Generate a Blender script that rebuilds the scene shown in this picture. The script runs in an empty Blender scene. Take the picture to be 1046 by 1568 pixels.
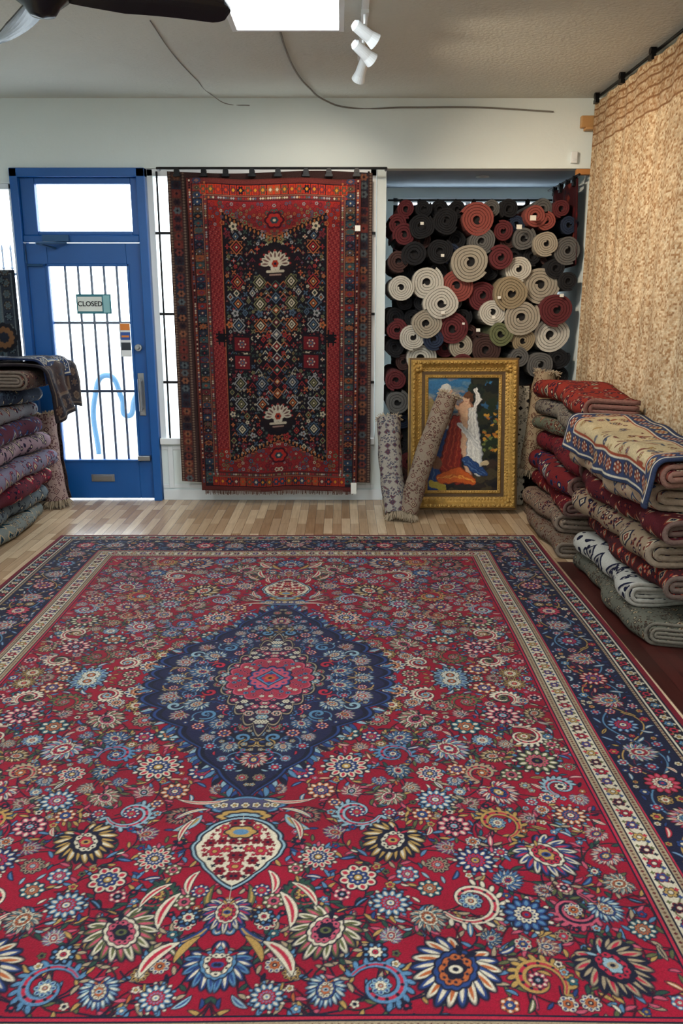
import bpy, math, random
import numpy as np
from mathutils import Vector, Matrix
random.seed(7)
RNG = np.random.RandomState(11)
sc = bpy.context.scene
pi = math.pi

# ------------------------------------------------------------------ colours
def L(r, g, b):
    return np.array([((c/255.0)/12.92 if c/255.0 <= 0.04045 else ((c/255.0+0.055)/1.055)**2.4) for c in (r, g, b)])
CRIM=L(158,10,44); CRIM2=L(122,8,34); NAVY=L(20,22,46); BLUE=L(42,68,126); LBLUE=L(92,136,172); SKY=L(150,180,192)
CREAM=L(228,214,188); BEIGE=L(176,154,124); PINK=L(202,86,108); ROSE=L(190,40,66); ORNG=L(190,100,52); GOLD=L(192,152,84)
OLIVE=L(98,102,62); GREEN=L(44,76,62); BLACK=L(14,12,20); MAROON=L(92,18,26); RUST=L(150,48,30); WHITE=L(232,226,212); BROWN=L(78,48,34); TEAL=L(40,98,112)

# ------------------------------------------------------------------ materials
def newmat(name):
    m = bpy.data.materials.new(name); m.use_nodes = True
    nt = m.node_tree
    return m, nt, nt.nodes['Principled BSDF']
def mat(name, col, rough=0.6, metal=0.0, nscale=8.0, namt=0.12, bump=0.0, bscale=60.0, emis=0.0):
    m, nt, b = newmat(name)
    N = nt.nodes; K = nt.links
    tc = N.new('ShaderNodeTexCoord')
    no = N.new('ShaderNodeTexNoise'); no.inputs['Scale'].default_value = nscale; no.inputs['Detail'].default_value = 5
    K.new(tc.outputs['Object'], no.inputs['Vector'])
    mx = N.new('ShaderNodeMix'); mx.data_type = 'RGBA'
    c = np.array(col[:3])
    mx.inputs[6].default_value = (*np.clip(c*(1-namt), 0, 1), 1); mx.inputs[7].default_value = (*np.clip(c*(1+namt), 0, 1), 1)
    K.new(no.outputs['Fac'], mx.inputs[0]); K.new(mx.outputs[2], b.inputs['Base Color'])
    b.inputs['Roughness'].default_value = rough; b.inputs['Metallic'].default_value = metal
    if bump:
        n2 = N.new('ShaderNodeTexNoise'); n2.inputs['Scale'].default_value = bscale; n2.inputs['Detail'].default_value = 4
        K.new(tc.outputs['Object'], n2.inputs['Vector'])
        bp = N.new('ShaderNodeBump'); bp.inputs['Strength'].default_value = bump; bp.inputs['Distance'].default_value = 0.01
        K.new(n2.outputs['Fac'], bp.inputs['Height']); K.new(bp.outputs[0], b.inputs['Normal'])
    if emis:
        b.inputs['Emission Color'].default_value = (*c, 1); b.inputs['Emission Strength'].default_value = emis
    return m
def colmat(name, rough=0.95, bump=0.25, pile=420.0, gain=1.0, sheen=0.0, spec=.2):
    m, nt, b = newmat(name); N = nt.nodes; K = nt.links
    at = N.new('ShaderNodeAttribute'); at.attribute_name = 'Col'
    tc = N.new('ShaderNodeTexCoord')
    no = N.new('ShaderNodeTexNoise'); no.inputs['Scale'].default_value = pile; no.inputs['Detail'].default_value = 2
    K.new(tc.outputs['Object'], no.inputs['Vector'])
    # slow swirls where the pile has been brushed by feet
    n3 = N.new('ShaderNodeTexNoise'); n3.inputs['Scale'].default_value = 3.2; n3.inputs['Detail'].default_value = 3
    K.new(tc.outputs['Object'], n3.inputs['Vector'])
    mr = N.new('ShaderNodeMapRange'); mr.inputs[3].default_value = 0.7*gain; mr.inputs[4].default_value = 1.3*gain
    K.new(no.outputs['Fac'], mr.inputs[0])
    m3 = N.new('ShaderNodeMapRange'); m3.inputs[1].default_value = .3; m3.inputs[2].default_value = .7; m3.inputs[3].default_value = .86; m3.inputs[4].default_value = 1.12
    K.new(n3.outputs['Fac'], m3.inputs[0])
    mu = N.new('ShaderNodeMath'); mu.operation = 'MULTIPLY'; K.new(mr.outputs[0], mu.inputs[0]); K.new(m3.outputs[0], mu.inputs[1])
    vm = N.new('ShaderNodeVectorMath'); vm.operation = 'SCALE'
    K.new(at.outputs['Color'], vm.inputs[0]); K.new(mu.outputs[0], vm.inputs['Scale'])
    K.new(vm.outputs[0], b.inputs['Base Color'])
    b.inputs['Roughness'].default_value = rough; b.inputs['Specular IOR Level'].default_value = spec
    if sheen:
        b.inputs['Sheen Weight'].default_value = sheen; b.inputs['Sheen Roughness'].default_value = .4; b.inputs['Sheen Tint'].default_value = (1, .9, .93, 1)
    if bump:
        bp = N.new('ShaderNodeBump'); bp.inputs['Strength'].default_value = bump; bp.inputs['Distance'].default_value = 0.004
        K.new(no.outputs['Fac'], bp.inputs['Height']); K.new(bp.outputs[0], b.inputs['Normal'])
    return m
def rugmat(name, pal, scale=14.0):
    """woven rug seen on a fold: knotted motifs laid out in UV metres"""
    m, nt, b = newmat(name); N = nt.nodes; K = nt.links
    uv = N.new('ShaderNodeUVMap')
    def voro(sc_, metric, pos, cols, rnd):
        vo = N.new('ShaderNodeTexVoronoi'); vo.distance = metric; vo.inputs['Scale'].default_value = sc_; vo.inputs['Randomness'].default_value = rnd
        K.new(uv.outputs[0], vo.inputs['Vector'])
        ra = N.new('ShaderNodeValToRGB'); ra.color_ramp.interpolation = 'CONSTANT'; K.new(vo.outputs['Distance'], ra.inputs[0])
        e = ra.color_ramp.elements
        while len(e) < len(pos): e.new(0.5)
        for i in range(len(pos)): e[i].position = pos[i]; e[i].color = (*np.clip(cols[i], 0, 1), 1)
        return ra
    p = [pal[i % len(pal)] for i in range(4)]
    big_ = voro(scale*.6, 'MANHATTAN', [0, .14, .28, .40, .52], [p[2], p[1], p[2]*.8, p[3], p[0]], .3)
    small = voro(scale*2.0, 'EUCLIDEAN', [0, .22, .38, .48], [p[2], p[3], p[1]*.8, p[0]], .8)
    v2 = N.new('ShaderNodeTexNoise'); v2.inputs['Scale'].default_value = scale*.35
    K.new(uv.outputs[0], v2.inputs['Vector'])
    gt = N.new('ShaderNodeMath'); gt.operation = 'GREATER_THAN'; gt.inputs[1].default_value = .5; K.new(v2.outputs['Fac'], gt.inputs[0])
    mx = N.new('ShaderNodeMix'); mx.data_type = 'RGBA'
    K.new(gt.outputs[0], mx.inputs[0]); K.new(big_.outputs[0], mx.inputs[6]); K.new(small.outputs[0], mx.inputs[7])
    no = N.new('ShaderNodeTexNoise'); no.inputs['Scale'].default_value = 150
    K.new(uv.outputs[0], no.inputs['Vector'])
    mr = N.new('ShaderNodeMapRange'); mr.inputs[3].default_value = .65; mr.inputs[4].default_value = 1.25; K.new(no.outputs['Fac'], mr.inputs[0])
    vm = N.new('ShaderNodeVectorMath'); vm.operation = 'SCALE'; K.new(mx.outputs[2], vm.inputs[0]); K.new(mr.outputs[0], vm.inputs['Scale'])
    K.new(vm.outputs[0], b.inputs['Base Color'])
    b.inputs['Roughness'].default_value = .95; b.inputs['Specular IOR Level'].default_value = .15
    bp = N.new('ShaderNodeBump'); bp.inputs['Strength'].default_value = .6; bp.inputs['Distance'].default_value = .008
    K.new(no.outputs['Fac'], bp.inputs['Height']); K.new(bp.outputs[0], b.inputs['Normal'])
    return m

# ------------------------------------------------------------------ mesh builder
class MB:
    def __init__(s): s.v = []; s.f = []; s.m = []; s.uv = []
    def face(s, idx, mi=0, uv=None):
        s.f.append(tuple(idx)); s.m.append(mi); s.uv.append(uv or [(0, 0)]*len(idx))
    def box(s, x0, x1, y0, y1, z0, z1, mi=0):
        b = len(s.v)
        s.v += [(x0,y0,z0),(x1,y0,z0),(x1,y1,z0),(x0,y1,z0),(x0,y0,z1),(x1,y0,z1),(x1,y1,z1),(x0,y1,z1)]
        for q in ((0,3,2,1),(4,5,6,7),(0,1,5,4),(1,2,6,5),(2,3,7,6),(3,0,4,7)): s.face([b+i for i in q], mi)
    def tube(s, p0, p1, r0, r1=None, n=16, mi=0, caps=True):
        r1 = r0 if r1 is None else r1
        p0 = Vector(p0); p1 = Vector(p1); d = (p1-p0).normalized()
        a = d.orthogonal().normalized(); c = d.cross(a); b = len(s.v)
        for p, r in ((p0, r0), (p1, r1)):
            for i in range(n):
                t = 2*pi*i/n; s.v.append(tuple(p+(a*math.cos(t)+c*math.sin(t))*r))
        for i in range(n):
            j = (i+1) % n; s.face((b+i, b+j, b+n+j, b+n+i), mi)
        if caps:
            s.face([b+i for i in range(n)][::-1], mi); s.face([b+n+i for i in range(n)], mi)
    def lathe(s, cx, cy, prof, n=24, mi=0):
        b = len(s.v)
        for r, z in prof:
            for i in range(n):
                t = 2*pi*i/n; s.v.append((cx+r*math.cos(t), cy+r*math.sin(t), z))
        for k in range(len(prof)-1):
            for i in range(n):
                j = (i+1) % n; s.face((b+k*n+i, b+k*n+j, b+(k+1)*n+j, b+(k+1)*n+i), mi)
    def build(s, name, mats, bevel=0, smooth=False, parent=None):
        me = bpy.data.meshes.new(name); me.from_pydata(s.v, [], s.f)
        for m in mats: me.materials.append(m)
        me.polygons.foreach_set('material_index', s.m)
        ul = me.uv_layers.new(name='UVMap')
        flat = [c for f in s.uv for uvp in f for c in uvp]
        ul.data.foreach_set('uv', flat)
        if smooth: me.polygons.foreach_set('use_smooth', [True]*len(s.f))
        me.update()
        o = bpy.data.objects.new(name, me); sc.collection.objects.link(o)
        if bevel:
            bv = o.modifiers.new('bevel', 'BEVEL'); bv.width = bevel; bv.segments = 2; bv.limit_method = 'ANGLE'
        if parent: o.parent = parent
        return o
def empty(name, loc=(0, 0, 0)):
    e = bpy.data.objects.new(name, None); e.empty_display_size = .1; sc.collection.objects.link(e); e.location = loc; return e
def curve(name, pts, r, m, parent=None):
    cu = bpy.data.curves.new(name, 'CURVE'); cu.dimensions = '3D'; cu.bevel_depth = r; cu.bevel_resolution = 3
    sp = cu.splines.new('BEZIER'); sp.bezier_points.add(len(pts)-1)
    for i, p in enumerate(pts):
        sp.bezier_points[i].co = p; sp.bezier_points[i].handle_left_type = 'AUTO'; sp.bezier_points[i].handle_right_type = 'AUTO'
    cu.materials.append(m)
    o = bpy.data.objects.new(name, cu); sc.collection.objects.link(o)
    if parent: o.parent = parent
    return o

# ------------------------------------------------------------------ weaving canvas (per-knot colours -> mesh colour attribute)
class Canvas:
    def __init__(s, w, h, res, bg, x0=0.0, y0=0.0):
        s.res = res; s.nx = int(round(w/res))+1; s.ny = int(round(h/res))+1
        s.xs = np.linspace(x0, x0+w, s.nx); s.ys = np.linspace(y0, y0+h, s.ny)
        s.c = np.empty((s.ny, s.nx, 3)); s.c[:] = bg
    def reg(s, xa, xb, ya, yb):
        i0, i1 = np.searchsorted(s.xs, [xa, xb]); j0, j1 = np.searchsorted(s.ys, [ya, yb])
        if i1 <= i0 or j1 <= j0: return None
        return (slice(j0, j1), slice(i0, i1)), s.xs[None, i0:i1], s.ys[j0:j1, None]
    def put(s, sl, sd, col, a=1.0):
        m = np.clip(.5-sd/s.res, 0, 1)[..., None]*a
        s.c[sl] = s.c[sl]*(1-m)+np.asarray(col)*m
    def blob(s, cx, cy, rx, ry, col, n=0, amp=0., rot=0., a=1.0):
        R = max(rx, ry)*(1+abs(amp))+s.res*2
        g = s.reg(cx-R, cx+R, cy-R, cy+R)
        if g is None: return
        sl, X, Y = g; X = X-cx; Y = Y-cy
        c, q = math.cos(rot), math.sin(rot)
        x = (X*c+Y*q)/rx; y = (-X*q+Y*c)/ry
        rho = np.hypot(x, y)
        lim = 1.0
        if n:
            th = np.arctan2(y, x); lim = 1+amp*(2*np.abs(np.cos(n*th/2))-1)
        s.put(sl, (rho-lim)*min(rx, ry), col, a)
    def lens(s, cx, cy, Ln, W, ang, col):
        R = Ln/2+s.res*2; g = s.reg(cx-R, cx+R, cy-R, cy+R)
        if g is None: return
        sl, X, Y = g; X = X-cx; Y = Y-cy; c, q = math.cos(ang), math.sin(ang)
        x = X*c+Y*q; y = -X*q+Y*c
        s.put(sl, np.abs(y)-W/2*(1-(2*x/Ln)**2), col)
    def line(s, pts, w, col):
        pts = np.asarray(pts, float); n = len(pts)
        w = np.full(n, w) if np.isscalar(w) else np.asarray(w, float)
        W = w.max()+s.res*2
        g = s.reg(pts[:, 0].min()-W, pts[:, 0].max()+W, pts[:, 1].min()-W, pts[:, 1].max()+W)
        if g is None: return
        sl, X, Y = g; best = None
        for i in range(n-1):
            d = pts[i+1]-pts[i]; ll = d@d+1e-12
            t = np.clip(((X-pts[i, 0])*d[0]+(Y-pts[i, 1])*d[1])/ll, 0, 1)
            sd = np.hypot(X-pts[i, 0]-t*d[0], Y-pts[i, 1]-t*d[1])-(w[i]*(1-t)+w[i+1]*t)/2
            best = sd if best is None else np.minimum(best, sd)
        s.put(sl, best, col)
    def rect(s, x0, x1, y0, y1, col):
        g = s.reg(x0, x1, y0, y1)
        if g: s.c[g[0]] = col
    def diamond(s, cx, cy, rx, ry, col):
        R = max(rx, ry)+s.res*2; g = s.reg(cx-R, cx+R, cy-R, cy+R)
        if g is None: return
        sl, X, Y = g; s.put(sl, (np.abs(X-cx)/rx+np.abs(Y-cy)/ry-1)*min(rx, ry), col)
    # --- motifs
    def rosette(s, cx, cy, r, pal, n=8, rot=0., out=NAVY):
        if r < .02:
            s.blob(cx, cy, r*1.04, r*1.04, out, n, .17, rot)
            s.blob(cx, cy, r*.84, r*.84, pal[0], n, .2, rot); s.blob(cx, cy, r*.5, r*.5, out); s.blob(cx, cy, r*.34, r*.34, pal[3]); return
        n = min(n, 8) if r < .034 else n
        k = 2.3/n
        s.blob(cx, cy, r*.9, r*.9, out)
        for i in range(n):
            t = 2*pi*i/n+rot; s.blob(cx+.70*r*math.cos(t), cy+.70*r*math.sin(t), r*.37, r*(k+.06), out, 0, 0, t)
        for i in range(n):
            t = 2*pi*i/n+rot; s.blob(cx+.68*r*math.cos(t), cy+.68*r*math.sin(t), r*.29, r*(k-.03), pal[0], 0, 0, t)
            s.lens(cx+.74*r*math.cos(t), cy+.74*r*math.sin(t), r*.36, r*k*.9, t, pal[1])
        s.blob(cx, cy, r*.55, r*.55, out, n, .1, rot+pi/n)
        s.blob(cx, cy, r*.48, r*.48, pal[2], n, .14, rot+pi/n)
        if r > .034:
            for i in range(n):
                t = 2*pi*i/n+rot+pi/n; s.blob(cx+.36*r*math.cos(t), cy+.36*r*math.sin(t), r*.055, r*.055, pal[0])
        s.blob(cx, cy, r*.27, r*.27, out); s.blob(cx, cy, r*.20, r*.20, pal[3]); s.blob(cx, cy, r*.09, r*.09, pal[0])
    def palmette(s, cx, cy, r, ang, pal, out=NAVY):
        ca, sa = math.cos(ang), math.sin(ang)
        bx = cx-.5*r*ca; by = cy-.5*r*sa
        lays = [(.75, 2.35), (.9, 2.0), (1.0, 1.68), (1.1, 1.38), (1.2, 1.1), (1.3, .84), (1.38, .6), (1.46, .38), (1.52, .18), (1.62, 0)]
        for w_, ln_, cc in ((.21, 1.08, out), (.15, 1.0, None)):
            for k, (ln, da) in enumerate(lays):
                for sg in ((1, -1) if da else (1,)):
                    t = ang+sg*da; l = ln*r
                    x = bx+.62*l*math.cos(t); y = by+.62*l*math.sin(t)
                    s.blob(x, y, l*.40*ln_, r*w_, out if cc is None else cc, 0, 0, t)
                    if cc is None:
                        s.blob(x, y, l*.37, r*.115, pal[0] if k % 2 == 0 else pal[1], 0, 0, t)
                        s.lens(x+.08*l*math.cos(t), y+.08*l*math.sin(t), l*.46, r*.10, t, pal[2] if k % 2 == 0 else pal[0])
        cxx = cx-.12*r*ca; cyy = cy-.12*r*sa
        def loc(u, v): return (cxx+r*(u*ca-v*sa), cyy+r*(u*sa+v*ca))
        s.blob(cxx, cyy, r*.70, r*.55, out, 12, .05, ang); s.blob(cxx, cyy, r*.64, r*.49, pal[1], 12, .05, ang)
        s.blob(cxx, cyy, r*.55, r*.41, out, 10, .06, ang); s.blob(cxx, cyy, r*.51, r*.37, pal[2], 10, .06, ang)
        for i in range(12):
            t = 2*pi*i/12; x, y = loc(.43*math.cos(t), .30*math.sin(t)); s.blob(x, y, r*.045, r*.045, out)
        s.blob(cxx, cyy, r*.34, r*.25, out, 6, .1, ang); s.blob(cxx, cyy, r*.29, r*.21, pal[3], 6, .12, ang)
        s.blob(cxx, cyy, r*.17, r*.13, pal[0]); s.blob(cxx, cyy, r*.08, r*.07, out)
        for sg in (1, -1):
            x, y = loc(-.62, .16*sg); s.lens(x, y, r*.42, r*.16, ang+sg*2.5, out); s.lens(x, y, r*.34, r*.09, ang+sg*2.5, pal[3])
    def leaf(s, x, y, ang, ln, w, bend, col, out=NAVY, core=None):
        n = 8; P = []; a = ang; px, py = x, y
        for i in range(n):
            P.append((px, py)); px += ln/(n-1)*math.cos(a); py += ln/(n-1)*math.sin(a); a += bend/(n-1)
        prof = np.sin(np.linspace(.12, pi-.02, n))**.8*w
        s.line(P, prof+.006, out); s.line(P, prof, col)
        if core is not None: s.line(P[1:-1], prof[1:-1]*.35, core)
    def scroll(s, cx, cy, r, rot, sgn, w, col, out=NAVY, turns=1.2, core=None):
        T = np.linspace(0, turns*2*pi, 24); rr = r*(1-T/(T[-1]*1.15))
        P = np.stack([cx+rr*np.cos(rot+sgn*T), cy+rr*np.sin(rot+sgn*T)], 1)
        pw = w*(.35+.65*np.sin(np.linspace(.1, pi, 24)))
        s.line(P, pw+.007, out); s.line(P, pw, col)
        if core is not None:
            s.line(P, pw*.35, core)
            for i in range(2, 20, 2): s.blob(P[i][0], P[i][1], pw[i]*.12+.002, pw[i]*.12+.002, NAVY)
    def vine(s, cx, cy, r, rot, sgn, w, col, turns=1.0):
        T = np.linspace(0, turns*2*pi, 26); rr = r*(1-.6*T/T[-1])
        P = np.stack([cx+rr*np.cos(rot+sgn*T), cy+rr*np.sin(rot+sgn*T)], 1); s.line(P, w, col)
        return P
    def _wrap(s, f, xs, ys):
        o = Canvas.__new__(Canvas); o.res = s.res; o.c = f; o.ny, o.nx = f.shape[:2]; o.xs = xs; o.ys = ys; return o
    def quad(s):
        h = np.concatenate([s.c[:, :0:-1], s.c], 1); f = np.concatenate([h[:0:-1], h], 0)
        return s._wrap(f, np.concatenate([-s.xs[:0:-1], s.xs]), np.concatenate([-s.ys[:0:-1], s.ys]))
    def mirx(s):
        return s._wrap(np.concatenate([s.c[:, :0:-1], s.c], 1), np.concatenate([-s.xs[:0:-1], s.xs]), s.ys)
    def mesh(s, name, fn, m, parent=None, solid=0.0, smooth=True):
        U, V = np.meshgrid(s.xs, s.ys); x, y, z = fn(U, V)
        co = np.stack([x+0*U, y+0*U, z+0*U], -1).reshape(-1, 3).astype(np.float32)
        nx, ny = s.nx, s.ny
        idx = np.arange(nx*ny).reshape(ny, nx)
        q = np.stack([idx[:-1, :-1], idx[:-1, 1:], idx[1:, 1:], idx[1:, :-1]], -1).reshape(-1).astype(np.int32)
        nf = len(q)//4
        me = bpy.data.meshes.new(name)
        me.vertices.add(nx*ny); me.vertices.foreach_set('co', co.ravel())
        me.loops.add(nf*4); me.loops.foreach_set('vertex_index', q)
        me.polygons.add(nf); me.polygons.foreach_set('loop_start', np.arange(0, nf*4, 4, dtype=np.int32))
        me.polygons.foreach_set('use_smooth', np.full(nf, smooth))
        me.update(calc_edges=True)
        ca = me.color_attributes.new(name='Col', type='FLOAT_COLOR', domain='POINT')
        rgba = np.ones((nx*ny, 4), np.float32); rgba[:, :3] = np.clip(s.c, 0.001, 1).reshape(-1, 3); ca.data.foreach_set('color', rgba.ravel())
        me.materials.append(m)
        o = bpy.data.objects.new(name, me); sc.collection.objects.link(o)
        if solid:
            md = o.modifiers.new('thickness', 'SOLIDIFY'); md.thickness = solid; md.offset = 0
        if parent: o.parent = parent
        return o

M_pile = colmat('rug_pile', 0.85, 0.4, 330, gain=.58, sheen=.07)
M_hang = colmat('rug_weave_hanging', 0.95, 0.3, 200, gain=.66)
M_weave = colmat('rug_weave', 0.95, 0.25, 260, gain=.8)

# ================================================================== MAIN CARPET
HW, HL = 1.65, 2.25; FW, FL = 1.14, 1.74
PALS = [[CREAM, ROSE, BLUE, GOLD], [LBLUE, CREAM, ROSE, CREAM], [PINK, CREAM, NAVY, SKY], [GOLD, NAVY, CREAM, ROSE], [SKY, BLUE, CREAM, ORNG],
        [OLIVE, CREAM, PINK, NAVY], [CREAM, BLUE, ORNG, NAVY], [BLUE, LBLUE, CREAM, CRIM], [ORNG, CREAM, BLUE, CREAM], [BLUE, CREAM, ROSE, GOLD], [BEIGE, NAVY, ROSE, SKY], [TEAL, CREAM, ORNG, CREAM], [NAVY, LBLUE, CREAM, ROSE]]
def carpet():
    c = Canvas(HW, HL, 0.0027, CRIM)
    X, Y = np.meshgrid(c.xs, c.ys)
    for k in range(6):
        f = RNG.uniform(1, 5, 2); ph = RNG.uniform(0, 6, 2)
        c.c *= (1+.05*np.sin(X*f[0]+Y*f[1]*2+ph[0]))[..., None]
    R = RNG
    fixed = [(.33,.70,.075,'r',0),(.71,.59,.08,'p',1),(.46,1.12,.10,'p',3),(.92,1.18,.10,'p',9),(1.01,.66,.075,'r',5),(.26,1.49,.10,'p',5),
             (.58,1.62,.115,'p',6),(.98,1.60,.10,'p',10),(.80,1.42,.06,'r',7),(.785,.03,.075,'r',4),(.60,.37,.075,'p',5),(.95,.33,.07,'r',2),
             (.62,.90,.055,'r',1),(.84,.86,.07,'p',0),(1.04,.98,.05,'r',8),(.70,1.20,.055,'r',9),(.44,1.38,.05,'r',1),(.0,1.60,.085,'p',7),(.24,1.19,.05,'r',0),(1.05,.05,.05,'r',3),(1.02,1.40,.05,'p',4),(.13,1.69,.04,'r',1)]
    def vines(x, y, nq, lo, hi):
        for q in range(nq):
            rr = R.uniform(lo, hi); a = R.uniform(0, 6.28); sg = 1 if R.rand() < .5 else -1
            P = c.vine(x+rr*math.cos(a), y+rr*math.sin(a), rr, a+pi, sg, .006, [NAVY, NAVY, L(30, 34, 40), L(56, 14, 34)][R.randint(4)], R.uniform(.7, 1.3))
            for i in range(2, len(P)-1, 2):
                t = math.atan2(P[i][1]-P[i-1][1], P[i][0]-P[i-1][0])+R.choice([-.9, .9])
                c.leaf(P[i][0], P[i][1], t, R.uniform(.022, .042), .010, R.uniform(-.8, .8), [OLIVE, LBLUE, GOLD, GREEN, PINK, BEIGE][R.randint(6)])
    for x, y, r, k, p in fixed: vines(x, y, 3, .10, .2)
    for _ in range(60): vines(R.uniform(.05, 1.1), R.uniform(.05, 1.7), 1, .05, .12)
    scr = [(.66,1.37,.09,2.6,-1,CREAM),(.36,.97,.075,.3,1,SKY),(.80,1.02,.075,1.2,-1,GOLD),(1.0,.49,.075,4.4,1,CREAM),(.50,.62,.065,.2,-1,LBLUE),(.93,1.40,.07,5.2,1,PINK),
           (.40,1.66,.075,3.6,1,LBLUE),(.82,.22,.065,2.1,1,OLIVE),(.66,.16,.055,5.2,-1,CREAM),(1.05,.82,.055,2.0,1,SKY),(.20,1.34,.05,1.0,1,GREEN),(.78,1.64,.07,.6,-1,GOLD),(.80,.74,.055,2,1,BEIGE),(.98,.18,.055,1,-1,CREAM)]
    for (x, y, r, rot, sg, col) in scr:
        for i in range(12):
            t = rot+sg*i*.36; q = r*(1.16-.03*i); c.blob(x+q*math.cos(t), y+q*math.sin(t), .019, .010, NAVY, 0, 0, t+.6*sg)
        c.scroll(x, y, r, rot, sg, .026, col, core=ROSE if col is not PINK else NAVY)
        for i in range(12):
            t = rot+sg*i*.36; q = r*(1.18-.03*i); c.blob(x+q*math.cos(t), y+q*math.sin(t), .012, .006, col, 0, 0, t+.6*sg)
        c.rosette(x, y, r*.36, PALS[R.randint(13)], 8)
    placed = [(x, y, r*1.08) for x, y, r, _, _ in fixed]+[(x, y, r*.85) for x, y, r, *_ in scr]
    prof_v = np.array([0, .08, .16, .25, .34, .42, .50, .57, .64, .71, .78, .84, .90]); prof_w = np.array([.46, .48, .47, .44, .38, .31, .25, .21, .17, .125, .075, .03, 0])
    def inmed(x, y, pad=0):
        return (abs(y) < .9 and x < np.interp(y, prof_v, prof_w)+pad) or (x < .15+pad and .86 < y < 1.34+pad)
    extra = []
    for lo, hi, n in ((.046, .06, 700), (.030, .042, 2600), (.019, .026, 5000), (.011, .015, 7000)):
        PA = np.array(placed)
        for _ in range(n):
            x = R.uniform(-.0, FW-.01); y = R.uniform(0, FL-.01); r = R.uniform(lo, hi)
            if x+r > FW or y+r > FL or inmed(x, y, r*1.0): continue
            if ((PA[:, 0]-x)**2+(PA[:, 1]-y)**2 < ((r+PA[:, 2])*1.02)**2).any(): continue
            placed.append((x, y, r)); extra.append((x, y, r)); PA = np.array(placed)
    for x, y, r in extra:
        p = PALS[R.randint(len(PALS))]
        if r > .028:
            if R.rand() < .5: c.rosette(x, y, r, p, R.choice([8, 10]), R.uniform(0, 1))
            else: c.palmette(x, y, r*.76, R.uniform(0, 6.28), p)
        elif r > .018:
            if R.rand() < .5: c.rosette(x, y, r, p, R.choice([6, 8]), R.uniform(0, 1))
            else:
                a = R.uniform(0, 6.28)
                c.leaf(x-r*math.cos(a), y-r*math.sin(a), a, r*2.1, r*.6, R.uniform(-1.4, 1.4), p[0], core=p[1])
        else:
            if R.rand() < .5: c.rosette(x, y, r*.95, p, 5, R.uniform(0, 3))
            else:
                a = R.uniform(0, 6.28); c.leaf(x-r*math.cos(a), y-r*math.sin(a), a, r*2, r*.6, R.uniform(-1, 1), p[0])
    for x, y, r, k, p in fixed:
        if k == 'r':
            for i in range(14):
                t = 2*pi*i/14; c.blob(x+r*1.08*math.cos(t), y+r*1.08*math.sin(t), r*.16, r*.13, NAVY, 0, 0, t); c.blob(x+r*1.08*math.cos(t), y+r*1.08*math.sin(t), r*.11, r*.085, CREAM if i % 2 else LBLUE, 0, 0, t)
            c.rosette(x, y, r, PALS[p], 12, .2)
        else: c.palmette(x, y, r*.86, pi/2+(.5 if x < .6 else -.6)*(1 if y > .5 else -1), PALS[p])
    # ---- medallion
    def med(k, ky, nb, amp, col):
        g = c.reg(-.01, .7, -.01, 1.0); sl, Xl, Yl = g
        w = np.interp(Yl/ky, prof_v, prof_w)*k
        per = np.abs(np.sin(Yl*nb+.6))*amp
        c.put(sl, ((Xl-w*(1+per)+amp*.5*w))*.75+np.clip(Yl-.9*ky, 0, 1)*3, col)
    for i in range(44):
        v = .9*(i+.5)/44; w = np.interp(v, prof_v, prof_w)+.016
        c.leaf(w, v, .3+v*1.1+R.uniform(-.4, .4), .055, .018, R.uniform(-1, 1), [LBLUE, BLUE, NAVY, SKY, BLUE][i % 5])
    med(1.07, 1.02, 21, .14, NAVY); med(1.045, 1.01, 21, .14, BLUE); med(1.02, 1.0, 21, .14, NAVY); med(.975, .98, 21, .14, L(32, 34, 70))
    c.line([(0, .5), (0, .84)], [.26, .01], NAVY)
    mp = []
    def inside(x, y, k): return x < np.interp(y/k, prof_v, prof_w)*k
    for _ in range(60):
        x, y = R.uniform(0, .45), R.uniform(0, .85)
        if inside(x, y, .9): c.vine(x, y, R.uniform(.025, .06), R.uniform(0, 6), R.choice([-1, 1]), .005, [LBLUE, ROSE, GOLD, BLUE, BLUE][R.randint(5)], 1.0)
    for (x, y, r, p) in ((.31,.07,.055,7),(.41,.0,.04,4),(.40,.17,.04,1),(.28,.24,.05,4),(.16,.40,.038,7),(.33,.33,.035,9),(.0,.66,.045,0),(.10,.57,.032,4),(.19,.50,.025,1)):
        c.palmette(x, y, r, math.atan2(y+.01, x), PALS[p], out=BLACK); mp.append((x, y, r*1.15))
    for (x, y, r, a, sg, col) in ((.22,.32,.04,1,1,LBLUE),(.36,.25,.035,3,-1,SKY),(.24,.13,.03,0,1,ROSE),(.06,.50,.03,2,1,LBLUE)):
        c.scroll(x, y, r, a, sg, .014, col, out=BLACK); mp.append((x, y, r))
    for lo, hi, n in ((.020, .028, 900), (.010, .015, 3000)):
        for _ in range(n):
            x, y, r = R.uniform(0, .5), R.uniform(0, .86), R.uniform(lo, hi)
            if not inside(x+r*.6, y, .95): continue
            if any((x-a)**2+(y-b)**2 < ((r+q)*1.03)**2 for a, b, q in mp): continue
            mp.append((x, y, r)); p = [[LBLUE, BLUE, CREAM, ROSE], [ROSE, CREAM, BLUE, GOLD], [BLUE, SKY, ROSE, CREAM], [SKY, BLUE, PINK, CREAM], [BEIGE, NAVY, ROSE, SKY], [BLUE, LBLUE, NAVY, SKY]][R.randint(6)]
            if r > .018: c.rosette(x, y, r, p, 8, R.uniform(0, 1), out=BLACK)
            elif R.rand() < .6: c.rosette(x, y, r*.95, p, 5, out=BLACK)
            else: a = R.uniform(0, 6); c.leaf(x-r*math.cos(a), y-r*math.sin(a), a, 2*r, r*.6, 1, p[0], out=BLACK)
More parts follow.
